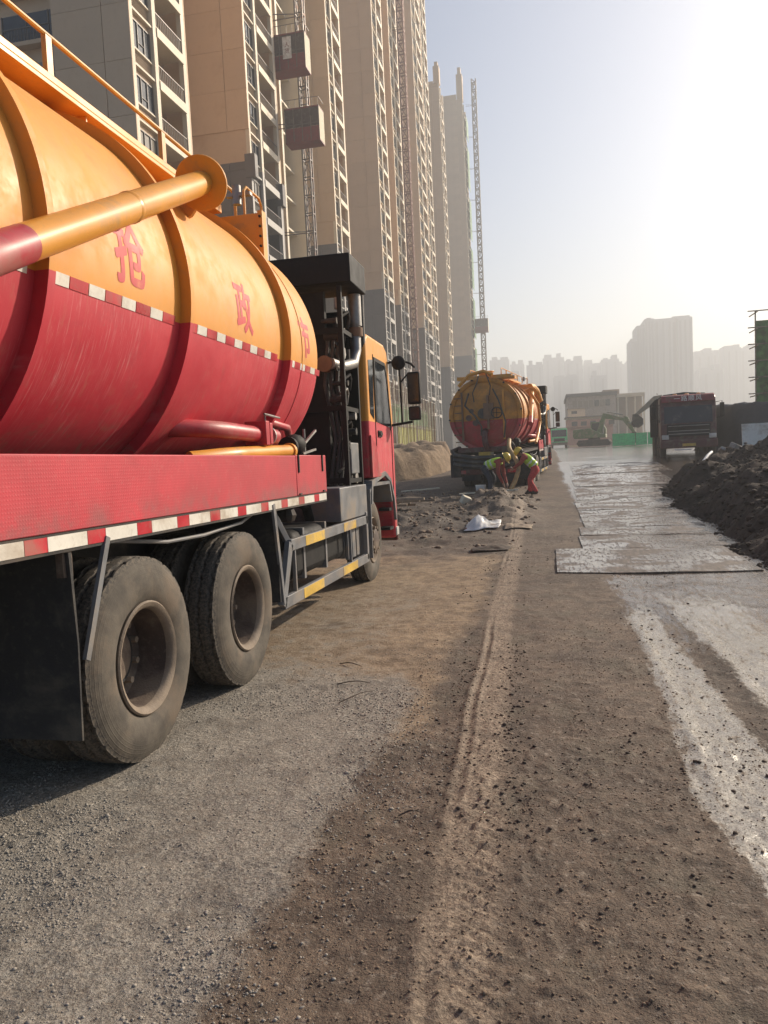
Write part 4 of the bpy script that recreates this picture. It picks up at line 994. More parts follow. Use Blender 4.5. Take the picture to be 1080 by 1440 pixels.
gl, gr = 'haze-faded towers behind the second tanker', 'haze-faded towers behind the dump truck'
for i, (px, py, wpx, Y) in enumerate(((702, 506, 28, 820), (727, 512, 20, 900), (752, 513, 24, 780), (778, 503, 30, 860), (806, 507, 26, 800), (834, 511, 26, 880), (858, 505, 24, 830), (878, 512, 20, 900), (716, 526, 30, 700), (795, 530, 34, 690), (842, 528, 22, 690))):
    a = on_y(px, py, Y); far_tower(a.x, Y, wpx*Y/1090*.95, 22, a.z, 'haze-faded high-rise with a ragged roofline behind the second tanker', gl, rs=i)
for i, (px, py, wpx, Y) in enumerate(((989, 497, 24, 760), (1012, 495, 22, 800), (1030, 489, 22, 740), (1050, 489, 24, 770), (1000, 520, 30, 690), (1085, 500, 40, 820), (1130, 495, 40, 800))):
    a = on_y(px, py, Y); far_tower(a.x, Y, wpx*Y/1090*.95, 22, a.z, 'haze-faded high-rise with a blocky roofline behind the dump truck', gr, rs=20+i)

# low buildings at the end of the road
YL = 170
def PX(x, y, Y=YL): return on_y(x, y, Y)
lb = empty('site_hall', (0, 0, 0), label='long low grey hall with a pale upper band at the end of the road', cat='hall')
xa, xb, xc = PX(798, 560).x, PX(866, 560).x, PX(906, 560).x
z0, z1 = PX(830, 573).z, PX(830, 557).z
MB().box(xa, xb, YL, YL+25, 1, z1).build('wall', M['concrete'], lb, False)
MB().box(xa-.3, xb+.3, YL-.3, YL+25.3, z1+.003, z1+.7).build('roof_edge', M['fardark'], lb, False)
MB().box(xb+.35, xc, YL+4, YL+25, 1, PX(880, 553).z).build('wall', M['inner'], lb, False)
MB().box(xb+.35, xc+.4, YL+2.6, YL+3.95, PX(880, 557).z, PX(880, 552).z).build('pale_band', M['ivory'], lb, False)
for k in range(4): MB().box(xb+.5+k*1.75, xb+.8+k*1.75, YL+2.8, YL+3.2, 1, PX(880, 557).z-.01).build('column', M['ivory'], lb, False)
MB().box(PX(853, 550).x, PX(877, 550).x, YL+10, YL+18, z1+.71, PX(865, 543).z).build('roof_room', M['inner'], lb, False)
for k in range(7):
    x = xa+1+k*(xb-xa-2)/7
    MB().box(x, x+.9, YL-.12, YL-.02, z0+.2, z0+1.5).build('window', M['pane'], lb, False)
ph = empty('site_office', (0, 0, 0), label='pink and white banded site office shed in front of the long hall', cat='shed')
Yp = 135; x0, x1 = PX(797, 590, Yp).x, PX(862, 590, Yp).x
for k, (pa, pb, mt) in enumerate(((600, 589, 'pink'), (588.7, 586, 'ivory'), (625, 600.3, 'pink'))):
    MB().box(x0, x1, Yp+.2*k, Yp+8, max(.9, PX(830, pa, Yp).z), PX(830, pb, Yp).z).build('wall', M[mt], ph, False)
for k in range(5): MB().box(x0+.8+k*1.5, x0+1.7+k*1.5, Yp-.1, Yp-.02, PX(830, 598, Yp).z, PX(830, 592, Yp).z).build('window', M['pane'], ph, False)
MB().box(x0-.3, x1+.3, Yp-.3, Yp+8.2, PX(830, 585.8, Yp).z, PX(830, 585, Yp).z).build('roof', M['fardark'], ph, False)
wc = empty('site_cabin', (0, 0, 0), label='small pale cabin with a flat roof beside the pink shed', cat='cabin')
xa2, xb2 = PX(799, 580, 150).x, PX(823, 580, 150).x
MB().box(xa2, xb2, 150, 154, 1, PX(810, 575, 150).z).build('wall', M['ivory'], wc, False)
MB().box(xa2-.2, xb2+.2, 149.8, 154.2, PX(810, 575, 150).z+.003, PX(810, 574, 150).z).build('roof', M['concrete'], wc, False)
MB().box(xa2+.6, xa2+1.6, 149.95, 149.99, PX(810, 582, 150).z, PX(810, 578, 150).z).build('window', M['pane'], wc, False)

# netted scaffold tower on the right
Ys = 44; sx0 = on_y(1062, 500, Ys).x
sf = empty('netted_scaffold', (0, 0, 0), label='bamboo-pole scaffold with green net around an unfinished building beyond the soil heap', cat='scaffold')
stop = on_y(1066, 436, Ys).z
MB().box(sx0+.9, sx0+9, Ys+.6, Ys+1.4, 0, stop-1.0).build('unfinished_building', M['concrete'], sf, False)
MB().box(sx0+.12, sx0+9, Ys+.28, Ys+.31, 1, stop-.5).build('safety_net', M['sidenet'], sf, False)
for k in range(7): MB().cyl((sx0+k*1.15, Ys, .6), (sx0+.03+k*1.15, Ys, stop+.3*((k*7) % 3)), .035, n=6).build('upright_pole', M['timber'], sf)
for k in range(9): MB().cyl((sx0-.35, Ys-.06, 1.2+k*.85), (sx0+7.5, Ys-.06, 1.22+k*.85), .03, n=6).build('cross_pole', M['timber'], sf)
for k in range(9): MB().cyl((sx0+.02, Ys-.5, 1.1+k*.85), (sx0+.02, Ys+1.2, 1.1+k*.85), .03, n=6).build('putlog', M['timber'], sf)
# ------------------------------------------------------------------ the tankers
near = tanker('large orange and red tanker truck parked alongside the muddy track, red characters on its tank', (-3.33, 3.65, -.012), (R_(-.77), 0, 0), True)
T2 = Vector((-1.72, 27.35, .19))
t2r = tanker('second orange and red tanker with its round rear door facing back, hoses slung under it', T2, (R_(1.2), 0, R_(-5.5)), False)
t2r.scale = (.965,)*3
Y0 = -2.35
for k in range(3):
    dz = -.16*k; MB().tube([(-1.12, Y0+.9-.1*k, 1.5+dz), (-1.16, Y0-.1, 1.42+dz), (-1.02, Y0-.34, 1.30+dz), (-.4, Y0-.40, 1.18+dz+.02*k), (.3, Y0-.40, 1.17+dz), (.85, Y0-.36, 1.26+dz), (1.02, Y0-.2, 1.38+dz)], .075, 12).build('slung_hose', M['blackhose'], t2r)
MB().box(-1.2, -.85, Y0-.30, Y0+.1, .55, 1.3).build('side_locker', M['chassis'], t2r, bevel=.02)
MB().box(-.9, .9, Y0-.16, Y0+.4, 1.0, 1.2).build('rear_beam', M['maroon'], t2r, bevel=.02)
MB().box(.3, .95, Y0-.22, Y0-.1, .35, .62).build('step_frame', M['chassis'], t2r, bevel=.02)
MB().tube([(.75, Y0-.1, 1.55), (.85, Y0-.25, 1.6), (.92, Y0-.3, 1.5)], .07, 12).blob((.95, Y0+.2, 1.62), .16).build('outlet_valve', M['chassis'], t2r)
MB().tube([(1.25, -.3, 3.3), (1.42, .5, 2.9), (1.42, .9, 2.3), (1.40, .4, 1.9), (1.42, -.7, 1.55)], .05, 12).build('support_strut', M['orange'], t2r)
MB().tube([(1.0, 1.6, 3.60), (1.05, 2.2, 3.62), (1.1, 2.9, 3.5), (1.2, 3.1, 3.1)], .13, 16).build('boom_elbow', M['orange'], t2r)

# ------------------------------------------------------------------ dump truck
def dump_truck(label, loc, rotz):
    root = empty('dump_truck', loc, (0, 0, rotz), label=label, cat='dump truck')   # front towards local -y
    B = MB
    body = B().prism([(0, .55), (0.02, 1.5), (.28, 2.62), (.45, 2.72), (1.9, 2.72), (1.9, .9), (1.5, .9), (1.3, .55)], 'x', -1.16, 1.16).build('cab', M['maroon'], root, bevel=.06)
    B().prism([(.035, 1.52), (.27, 2.44), (.245, 2.45), (.008, 1.53)], 'x', -1.0, 1.0).build('windscreen', M['glass'], body)
    vis = B().prism([(.10, 2.46), (.20, 2.74), (.40, 2.80), (.42, 2.72), (.27, 2.46)], 'x', -1.1, 1.1).build('sun_visor', M['visor'], body, bevel=.02)
    for i, ch in enumerate('一路顺风'):
        me = glyph_mesh(ch, .27)
        for v in me.vertices:
            v.co = (-.45+.30*i+v.co.x, .135+v.co.y*.31-.012, 2.595+v.co.y)
        me.materials.clear(); me.materials.append(M['tapew']); link('visor_lettering', me, vis)
    B().box(-.9, .9, .02-.06, .0, .95, 1.48).build('grille', M['black'], body, bevel=.01)
    for z, mt in ((1.40, 'steel'), (1.30, 'black'), (1.18, 'steel'), (1.05, 'steel'), (.96, 'black')): B().box(-.85, .85, -.10, -.065, z-.018, z+.018).build('grille_bar', M[mt], body)
    for sx in (-1, 1):
        B().box(sx*.98-.15, sx*.98+.15, -.11, -.03, .82, 1.02).build('headlight', M['lamp'], body, bevel=.02)
        B().box(sx*1.42-.09, sx*1.42+.09, .25, .36, 1.75, 2.35).build('mirror', M['black'], body, bevel=.02)
        B().tube([(sx*1.14, .4, 2.38), (sx*1.42, .3, 2.42), (sx*1.42, .3, 1.72), (sx*1.15, .35, 1.68)], .018, 8).build('mirror_arm', M['black'], body)
        B().prism([(.5, 1.6), (.62, 2.4), (1.35, 2.4), (1.35, 1.6)], 'x', sx*1.165-.006, sx*1.165+.006).build('door_window', M['glass'], body)
    B().box(-1.18, 1.18, -.16, .1, .42, .80).build('bumper', M['maroon'], body, bevel=.04)
    B().box(-.28, .28, -.17, -.162, .50, .62).build('number_plate', M['yellow'], body)
    B().box(-.62, .1, -.175, -.165, .33, .38).build('bumper_lip', M['white'], body)
    for x in (-.5, .0, .5): B().blob((x, .7, 2.80), .09, (1.2, .8, .8)).build('roof_lamp', M['amber'], body)
    bx = B().prism([(2.1, .98), (2.02, 2.75), (8.2, 2.72), (8.0, .98)], 'x', -1.22, 1.22).build('cargo_box', M['chassis'], root, bevel=.02)
    for k in range(9):
        for sx in (-1, 1): B().box(sx*1.25-.03, sx*1.25+.03, 2.25+.68*k, 2.33+.68*k, 1.0, 2.72).build('box_rib', M['chassis'], bx)
    B().prism([(-1.2, 2.73), (-.9, 2.92), (0, 3.0), (.9, 2.92), (1.2, 2.73)], 'y', 2.1, 8.0).build('tarpaulin', M['tarp'], root)
    for y in (.95, 2.75):
        for sx in (1, -1): wheel(root, sx*1.18, y, .53, front=True, left=sx < 0)
    for y in (5.6, 6.95):
        for sx in (1, -1): wheel(root, sx*1.2, y, .53, left=sx < 0)
    for y in (.95, 2.75, 5.6, 6.95): B().cyl((-1, y, .53), (1, y, .53), .08).build('axle', M['chassis'], root)
    for sx in (-1, 1): B().box(sx*.42-.05, sx*.42+.05, .2, 8, .7, .97).build('chassis_rail', M['chassis'], root)
    return root
dl = on_y(969, 640, 36.5)
dump_truck('dark red dump truck facing down the road with a tarpaulin over its load', (dl.x, 36.5, gzs(dl.x, 36.5)-.02), R_(-4.5))

# green lorry far up the road
gx_ = on_y(788, 615, 105).x
gt = empty('green_lorry', (gx_-.15, 105, gzs(gx_, 105)), label='small green lorry far up the road beside the second tanker', cat='lorry')
MB().prism([(0, .5), (0, 1.5), (.2, 2.55), (1.7, 2.6), (1.7, .5)], 'x', -1.05, 1.05).build('cab', M['greenfence'], gt, bevel=.06)
MB().prism([(.0, 1.52), (.18, 2.4), (.15, 2.4), (-.03, 1.52)], 'x', -.95, .95).build('windscreen', M['glass'], gt)
MB().box(-1.1, 1.1, 1.8, 6, .9, 2.7).build('cargo_box', M['excgrey'], gt, bevel=.02)
MB().box(-1.05, 1.05, -.1, .0, .4, .75).build('bumper', M['excgrey'], gt)
MB().box(-.7, .7, -.05, -.01, .9, 1.3).build('grille', M['black'], gt)
for sx in (-1, 1):
    MB().box(sx*.85-.14, sx*.85+.14, -.06, -.01, .85, 1.02).build('headlight', M['lamp'], gt)
    for y in (.9, 4.6): wheel(gt, sx*1.05, y, .53, front=True, left=sx < 0)

# ------------------------------------------------------------------ excavators
def excavator(label, loc, rotz, paint, pts, bucket_w=1.1):
    root = empty('excavator', loc, (0, 0, rotz), label=label, cat='excavator')   # boom towards local +x
    for sy in (-1, 1):
        MB().prism([(-1.7, .1), (-1.95, .45), (-1.7, .85), (1.7, .85), (1.95, .45), (1.7, .1)], 'y', sy*1.05-.28, sy*1.05+.28).build('track', M['chassis'], root, bevel=.03)
    MB().cyl((0, 0, .8), (0, 0, 1.05), .7, n=24).build('slew_ring', M['chassis'], root)
    MB().prism([(-2.2, 1.05), (-2.35, 1.3), (-2.3, 2.1), (-.4, 2.2), (.9, 1.5), (1.4, 1.45), (1.4, 1.05)], 'y', -1.25, 1.25).build('house', paint, root, bevel=.05)
    cb = MB().prism([(-.4, 1.46), (-.4, 2.95), (.9, 2.95), (1.35, 2.1), (1.35, 1.46)], 'y', .30, 1.24).build('cab', paint, root, bevel=.05)
    MB().prism([(-.25, 1.9), (-.25, 2.8), (.8, 2.8), (1.15, 2.1), (1.15, 1.9)], 'y', 1.23, 1.255).prism([(-.25, 1.9), (-.25, 2.8), (.8, 2.8), (1.15, 2.1), (1.15, 1.9)], 'y', .285, .31).build('cab_window', M['glass'], cb)
    b0, b1, b2, s1 = pts       # boom foot, boom knee, boom tip, stick tip   (x, z)
    bo = MB().prism([(b0[0]-.2, b0[1]-.15), (b0[0]-.2, b0[1]+.25), (b1[0]-.1, b1[1]+.35), (b2[0]+.1, b2[1]+.15), (b2[0]+.15, b2[1]-.15), (b1[0]+.15, b1[1]-.35), (b0[0]+.25, b0[1]-.15)], 'y', -.24, .18).build('boom', paint, root, bevel=.03)
    dv = Vector((s1[0]-b2[0], s1[1]-b2[1])).normalized(); nv = Vector((-dv.y, dv.x))
    def q(t, o): p = Vector(b2)*(1-t)+Vector(s1)*t+nv*o; return (p.x, p.y)
    MB().prism([q(-.28, .12), q(-.05, .42), q(1, .14), q(1.03, -.14), q(.0, -.28)], 'y', -.2, .14).build('stick', paint, root, bevel=.03)
    MB().tube([(b0[0]+.5, -.03, b0[1]-.1), (b1[0], -.03, b1[1]-.25)], .09, 10).tube([(b1[0]+.3, -.03, b1[1]+.45), (b2[0]-.2, -.03, b2[1]+.6)], .08, 10).build('ram', M['steel'], root)
    s = Vector((s1[0], s1[1]))
    MB().prism([(s.x+.2, s.y+.15), (s.x-.25, s.y+.1), (s.x-.75, s.y-.35), (s.x-.75, s.y-.95), (s.x-.35, s.y-1.25), (s.x+.15, s.y-1.15), (s.x+.45, s.y-.75), (s.x+.25, s.y-.5)], 'y', -bucket_w/2, bucket_w/2).build('bucket', M['chassis'], root, bevel=.03)
    for k in range(5): MB().prism([(s.x+.4, s.y-.70), (s.x+.66, s.y-.62), (s.x+.44, s.y-.85)], 'y', -bucket_w/2+k*(bucket_w-.1)/4, -bucket_w/2+.1+k*(bucket_w-.1)/4).build('bucket_tooth', M['steel'], root)
    return root
# grey machine behind the dump truck, boom over to the left
Ye = 84; eb = on_y(952, 625, Ye); bk = on_y(893, 592, Ye); tp = on_y(921, 563, Ye)
def loc2(p): return (-(p.x-eb.x), p.z-gzs(eb.x, Ye))
k_, t_ = loc2(bk), loc2(tp)
excavator('grey excavator with its arm and bucket raised above the green barrier beside the dump truck', (eb.x, Ye, gzs(eb.x, Ye)), math.pi, M['excgrey'], ((.6, 1.5), (1.5, t_[1]+.2), t_, (k_[0], k_[1]+.55)))
Yg = 96; eg = on_y(836, 628, Yg)
excavator('green excavator with its boom lowered forward beside the green barrier', (eg.x, Yg, gzs(eg.x, Yg)), R_(-8), M['excgreen'], ((.5, 1.5), (1.2, 3.6), (3.6, 3.0), (4.6, 1.4)))

# ------------------------------------------------------------------ green barrier
fy = 78; fa, fb = on_y(860, 628, fy).x, on_y(928, 628, fy).x; n = 4
for i in range(n):
    xa_, xb_ = fa+(fb-fa)*i/n, fa+(fb-fa)*(i+1)/n; y_ = fy-.8 if i == 0 else fy
    r = empty('barrier_panel', ((xa_+xb_)/2, y_, gzs(xa_, y_)), label='bright green barrier panel standing a little forward of the row' if i == 0 else 'green mesh barrier panel in the row beside the dump truck', cat='barrier', group=None if i == 0 else 'green barrier panels across the road end')
    hw = (xb_-xa_)/2-.03
    MB().box(-hw, hw, -.01, .01, .12, 1.16).build('mesh_sheet', M['greenfence'], r, False)
    MB().box(-hw, hw, -.03, .03, 1.16, 1.22).box(-hw, hw, -.03, .03, .06, .12).build('rail', M['greenfence'], r, False)
    for s_ in (-hw, hw-.05): MB().box(s_, s_+.05, -.03, .03, -.02, 1.25).build('post', M['greenfence'], r, False)
    MB().box(-hw, hw, -.016, -.011, .62, .68).build('mid_rail', M['greenfence'], r, False)

# ------------------------------------------------------------------ earth heaps
def heap(name, label, cat, xs, ys, fn, mat, res, kind=None):
    X, Y = np.meshgrid(np.arange(*xs, res), np.arange(*ys, res), indexing='ij'); H = fn(X, Y)
    Z = gz(X, Y) + H - .06
    nx, ny = X.shape; i = np.arange(nx*ny).reshape(nx, ny)
    q = np.stack([i[:-1, :-1], i[1:, :-1], i[1:, 1:], i[:-1, 1:]], -1).reshape(-1, 4)
    keep = (H.ravel()[q] > .0).any(1); q = q[keep]
    used, inv = np.unique(q, return_inverse=True); co = np.stack([X, Y, Z], -1).reshape(-1, 3)[used]
    me = bpy.data.meshes.new(name); me.from_pydata(co.tolist(), [], inv.reshape(-1, 4).tolist()); me.materials.append(mat)
    me.polygons.foreach_set('use_smooth', [True]*len(me.polygons)); me.update()
    o = link(name, me); return tag(o, label, cat, kind=kind)
def soil_fn(X, Y):
    edge = np.interp(Y, [4, 8, 10.7, 14, 18, 24, 30, 36], [4.4, 3.1, 2.6, 2.75, 2.85, 3.35, 5.2, 8.0]) + .5*fbm(X, Y, .8, 4)
    d = X-edge; base = np.clip(d, 0, None)
    top = np.interp(Y, [5, 9, 14, 20, 26, 32, 36], [.2, .9, 1.25, 1.35, 1.0, .5, 0])
    h = top*(1-np.exp(-base/1.1)) * sstep(11, 8, X)
    return np.where(d > -.15, h*(1+.6*fbm(X, Y, 1.1, 5)) + .11*fbm(X, Y, 3.1, 4) + .07*np.abs(fbm(X, Y, 8, 4)) + .02, -.1)
heap('soil_heap', 'long heap of loose dark soil along the right edge of the track', 'soil heap', (2.0, 11), (4, 37), soil_fn, M['soil'], .06)
def sand_fn(X, Y):
    u = np.clip(1.25-np.abs((X+8.2)/3.6)**2.4-np.abs((Y-36)/6.0)**2.2, 0, 1)
    return 1.15*sstep(0, .45, u)*(1+.35*fbm(X, Y, .8, 4)) + .22*fbm(X, Y, 2.0, 5)*(u > 0) - .1*(u <= 0)
heap('earth_bank', 'sandy earth bank at the foot of the towers, left of the second tanker', 'earth bank', (-13.5, -3.2), (28, 44), sand_fn, M['sand'], .16)
def black_fn(X, Y):
    u = np.clip(1.2-np.abs((X-14.2)/6.3)**4-np.abs((Y-44)/3.6)**2.4, 0, 1)
    return (2.35*sstep(0, .55, u)*(1+.10*fbm(X, Y, .6, 4)) + .10*fbm(X, Y, 2.2, 3))*(u > 0) - .1*(u <= 0)
heap('covered_stockpile', 'long stockpile under a black cover behind the soil heap', 'stockpile', (7.4, 21.5), (39, 49), black_fn, M['tarp'], .16)

# ------------------------------------------------------------------ steel road plates
pl = [(9.75, 11.95, .05, 2.42, 0), (12.02, 13.62, .45, 2.72, .4), (13.7, 14.95, .50, 2.62, -.4), (15.02, 18.3, .62, 2.75, 0), (18.4, 21.0, .60, 3.0, .3), (21.12, 25.2, .70, 3.2, -.5), (25.4, 29.7, .75, 3.9, .3), (29.95, 34.5, .85, 4.4, 0)]
names = ['pale scraped steel road plate with a ragged near edge, first across the track', 'wet steel road plate second along the track', 'narrow wet steel road plate between larger plates', 'long shiny steel road plate midway along the track', 'steel road plate with a dark lifted edge beyond the midway plate', 'wide steel road plate abreast of the kneeling workers', 'muddy steel road plate alongside the second tanker', 'far steel road plate level with the front of the second tanker']
for (ya, yb, xa_, xb_, a), nm in zip(pl, names):
    mb = MB(); nx_, ny_ = 26, 14; rr = random.Random(int(ya*10)); vs, fs = [], []
    ca, sa = math.cos(R_(a)), math.sin(R_(a)); cx, cy = (xa_+xb_)/2, (ya+yb)/2
    for lay in (0, 1):
        for i in range(nx_+1):
            for j in range(ny_+1):
                u, v = xa_+(xb_-xa_)*i/nx_-cx, ya+(yb-ya)*j/ny_-cy
                if j in (0, ny_): v += .02*float(fbm(np.array(u+cx), np.array(ya), 2.5, 3))
                x, y = cx+u*ca-v*sa, cy+u*sa+v*ca
                bz = gzs(x, y)
                z = bz + (.022 if ya < 10 else .014) + .006*float(fbm(np.array(x), np.array(y), .9, 2)) + .004*math.sin(i*.35+ya)*(1 if j < 2 else .3)
                vs.append((x, y, z - (.024 if lay else 0)))
    k = (nx_+1)*(ny_+1); I = lambda l, i, j: l*k+i*(ny_+1)+j
    for i in range(nx_):
        for j in range(ny_):
            fs.append((I(0, i, j), I(0, i+1, j), I(0, i+1, j+1), I(0, i, j+1))); fs.append((I(1, i, j), I(1, i, j+1), I(1, i+1, j+1), I(1, i+1, j)))
        fs.append((I(0, i, 0), I(1, i, 0), I(1, i+1, 0), I(0, i+1, 0))); fs.append((I(0, i, ny_), I(0, i+1, ny_), I(1, i+1, ny_), I(1, i, ny_)))
    for j in range(ny_):
        fs.append((I(0, 0, j), I(0, 0, j+1), I(1, 0, j+1), I(1, 0, j))); fs.append((I(0, nx_, j), I(1, nx_, j), I(1, nx_, j+1), I(0, nx_, j+1)))
    mb.add(vs, fs); tag(mb.build('road_plate', M['plate']), nm, 'steel plate', 'steel plates laid along the track')

# ------------------------------------------------------------------ loose stones (too many to count)
def stones(name, label, n, place, mat, rs, hf=None):
    rr = np.random.RandomState(rs)
    t = (1+5**.5)/2
    base = np.array([(-1, t, 0), (1, t, 0), (-1, -t, 0), (1, -t, 0), (0, -1, t), (0, 1, t), (0, -1, -t), (0, 1, -t), (t, 0, -1), (t, 0, 1), (-t, 0, -1), (-t, 0, 1)])/1.9
    tri = np.array([(0, 11, 5), (0, 5, 1), (0, 1, 7), (0, 7, 10), (0, 10, 11), (1, 5, 9), (5, 11, 4), (11, 10, 2), (10, 7, 6), (7, 1, 8), (3, 9, 4), (3, 4, 2), (3, 2, 6), (3, 6, 8), (3, 8, 9), (4, 9, 5), (2, 4, 11), (6, 2, 10), (8, 6, 7), (9, 8, 1)])
    x, y, s = place(rr, n); n = len(x); z = gz(x, y, True) if hf is None else gz(x, y) + np.maximum(hf(x, y), 0) - .05
    sc = s[:, None, None]*(rr.rand(n, 12, 1)*.5+.75)*np.stack([rr.rand(n)*.6+.8, rr.rand(n)*.6+.8, rr.rand(n)*.35+.5], -1)[:, None, :]
    a = rr.rand(n)*6.283; P = base[None]*sc
    Px = P[..., 0]*np.cos(a)[:, None]-P[..., 1]*np.sin(a)[:, None]; Py = P[..., 0]*np.sin(a)[:, None]+P[..., 1]*np.cos(a)[:, None]
    co = np.stack([Px+x[:, None], Py+y[:, None], P[..., 2]+(z+s*.18)[:, None]], -1).reshape(-1, 3)
    f = (tri[None]+(np.arange(n)*12)[:, None, None]).reshape(-1, 3)
    me = bpy.data.meshes.new(name); me.vertices.add(len(co)); me.vertices.foreach_set('co', co.ravel())
    me.loops.add(f.size); me.loops.foreach_set('vertex_index', f.ravel()); me.polygons.add(len(f))
    me.polygons.foreach_set('loop_start', np.arange(len(f))*3); me.polygons.foreach_set('loop_total', np.full(len(f), 3))
    me.update(); me.validate(); me.materials.append(mat)
    return tag(link(name, me), label, 'gravel', kind='stuff')
def pl_gravel(rr, n):
    y = 1.55*np.exp(rr.rand(n*3)*1.55); x = -2.6+rr.rand(n*3)*2.1
    p = np.clip((-.62-x+.10*(y-1.8))*1.4, 0, 1)*np.clip(.45+1.6*fbm(x, y, 1.5, 3), .05, 1)*np.clip((6.5-y)/3, 0, 1)
    k = rr.rand(n*3) < p; x, y = x[k][:n], y[k][:n]
    return x, y, .0020+.0045*rr.rand(len(x))**4 + (rr.rand(len(x)) < .004)*.008*rr.rand(len(x))
stones('gravel', 'small grey gravel scattered over the dry ground beside the near truck', 36000, pl_gravel, M['stone'], 1)
def pl_clod(rr, n):
    y = 1.55*np.exp(rr.rand(n*2)*2.3); x = -1.0+rr.rand(n*2)*2.6
    k = rr.rand(n*2) < np.clip(.25+1.8*fbm(x, y, 1.1, 3), .02, 1); x, y = x[k][:n], y[k][:n]
    return x, y, (.0018+.0075*rr.rand(len(x))**7)*(1+y*.04)
stones('mud_crumbs', 'dark crumbs of dried mud strewn over the track', 5000, pl_clod, M['clod'], 2)
def pl_grit(rr, n):
    y = 1.55*np.exp(rr.rand(n*3)*1.9); x = -1.0+rr.rand(n*3)*2.3
    k = rr.rand(n*3) < np.clip(.12+1.9*fbm(x, y+30, .9, 4), .01, 1); x, y = x[k][:n], y[k][:n]
    return x, y, .0016+.0052*rr.rand(len(x))**6
stones('grit', 'fine pale grit pressed into the brown mud of the track', 14000, pl_grit, M['rubble'], 6)
def pl_ridge(rr, n):
    y = 1.6*np.exp(rr.rand(n)*2.0); x = np.interp(y, TRK[:, 0], TRK[:, 1])+rr.choice([-.14, .15], n)+rr.randn(n)*.06
    k = rr.rand(n) < np.clip(.3+2*fbm(x, y, .9, 3), 0, 1); x, y = x[k], y[k]
    return x, y, .002+.010*rr.rand(len(x))**7
stones('ridge_crumbs', 'crumbs of earth along the edges of the tyre track', 5200, pl_ridge, M['clod'], 3)
def pl_rubble(rr, n):
    x = -5.5+rr.rand(n*3)*5.2; y = 12+rr.rand(n*3)*14
    h = np.exp(-((x+1.55)/.95)**2-((y-20.4)/2.2)**2)+.8*np.exp(-((x+2.9)/1.2)**2-((y-16.4)/1.9)**2)+.7*np.exp(-((x+4.2)/1.2)**2-((y-22.5)/2)**2)+.05
    k = rr.rand(n*3) < h; x, y = x[k][:n], y[k][:n]
    return x, y, .008+.055*rr.rand(len(x))**9
stones('rubble', 'broken rubble lumps on the spoil in front of the second tanker', 4000, pl_rubble, M['rubble'], 4)
def pl_soil(rr, n):
    y = 7+rr.rand(n)*22; x = np.interp(y, [4, 8, 10.7, 14, 18, 24, 30], [4.4, 3.1, 2.6, 2.75, 2.85, 3.35, 5.2])-.25+rr.rand(n)**1.6*3.2
    return x, y, .010+.055*rr.rand(n)**6
stones('soil_crumbs', 'dark clods lying over the soil heap and along its foot', 9000, pl_soil, M['soil'], 5, soil_fn)

# ------------------------------------------------------------------ odds and ends on the verge
for k in range(11):
    y = 19.2+.16*(k % 4)+rnd.random()*.3; x0 = -5.6+rnd.random()*.5; ln = 1.5+rnd.random()*.9; z = gzs(-4.6, y)+.13+.075*(k//4)
    dd = R_(rnd.uniform(-7, 7))
    o = MB().obox((x0+ln/2, y, z+.02), (ln, .10, .06), (rnd.uniform(-.2, .2), rnd.uniform(-.02, .02), dd)).build('timber_batten', M['timber'], bevel=.006)
    tag(o, 'weathered timber batten in the pile beyond the near truck cab', 'timber', 'timber battens piled on the verge')
def sheet(name, label, cx, cy, w, d, mat, amp, rs):
    rr = np.random.RandomState(rs); n = 26; vs, fs = [], []
    for i in range(n+1):
        for j in range(n+1):
            u, v = (i/n-.5), (j/n-.5); rad = 1-.18*float(fbm(np.array(math.atan2(v, u)*1.3+rs), np.array(0.), 1.7, 3))
            x, y = cx+u*w*rad, cy+v*d*rad
            f = float(fbm(np.array(x+rs), np.array(y), 3.2, 4))
            z = gzs(x, y)+.03+amp*max(0, .5+f*1.6)*max(0, 1-(2*u)**2)*max(0, 1-(2*v)**2)
            vs.append((x, y, z))
    for i in range(n):
        for j in range(n): a = i*(n+1)+j; fs.append((a, a+n+1, a+n+2, a+1))
    mb = MB(); mb.add(vs, fs); o = mb.build(name, mat)
    s = o.modifiers.new('thickness', 'SOLIDIFY'); s.thickness = .004
    return tag(o, label, 'plastic sheet')
p = on_y(680, 742, 15.2)
sheet('plastic_sheet', 'crumpled white plastic sheet lying on the spoil', p.x, 15.2, .66, .9, M['white'], .20, 3)
sheet('cardboard_sheet', 'flattened brown board half buried beside the white plastic sheet', -.62, 15.0, .5, .7, M['timber'], .05, 8)
sheet('cardboard_sheet', 'muddy board lying at the edge of the track nearest the first road plate', -.95, 12.2, .6, .5, M['clod'], .08, 9)
q = on_y(655, 704, 19.6)
bk_ = MB().obox((q.x, 19.6, gzs(q.x, 19.6)+.09), (.24, .2, .2), (.3, .4, .5)).build('broken_brick', M['ivory'], bevel=.02); tag(bk_, 'pale broken block lying on the rubble', 'block')
q = on_y(676, 682, 22.9); zb = gzs(q.x, 22.9)
bu = empty('bucket', (q.x, 22.9, zb), label='white plastic bucket standing beside the bending worker', cat='bucket')
MB().lathe([(.0, .0), (.115, .0), (.15, .30), (.158, .30), (.158, .32), (.145, .32), (.112, .02), (.0, .02)], axis='z', n=24).build('pail', M['white'], bu)
MB().tube([(.155, 0, .29), (.17, 0, .20), (.12, -.1, .12), (0, -.16, .08), (-.12, -.1, .12), (-.17, 0, .2), (-.155, 0, .29)], .005, 6).build('wire_handle', M['steel'], bu)
MB().box(-.05, .05, -.146, -.138, .12, .22).build('paper_label', M['taper'], bu)
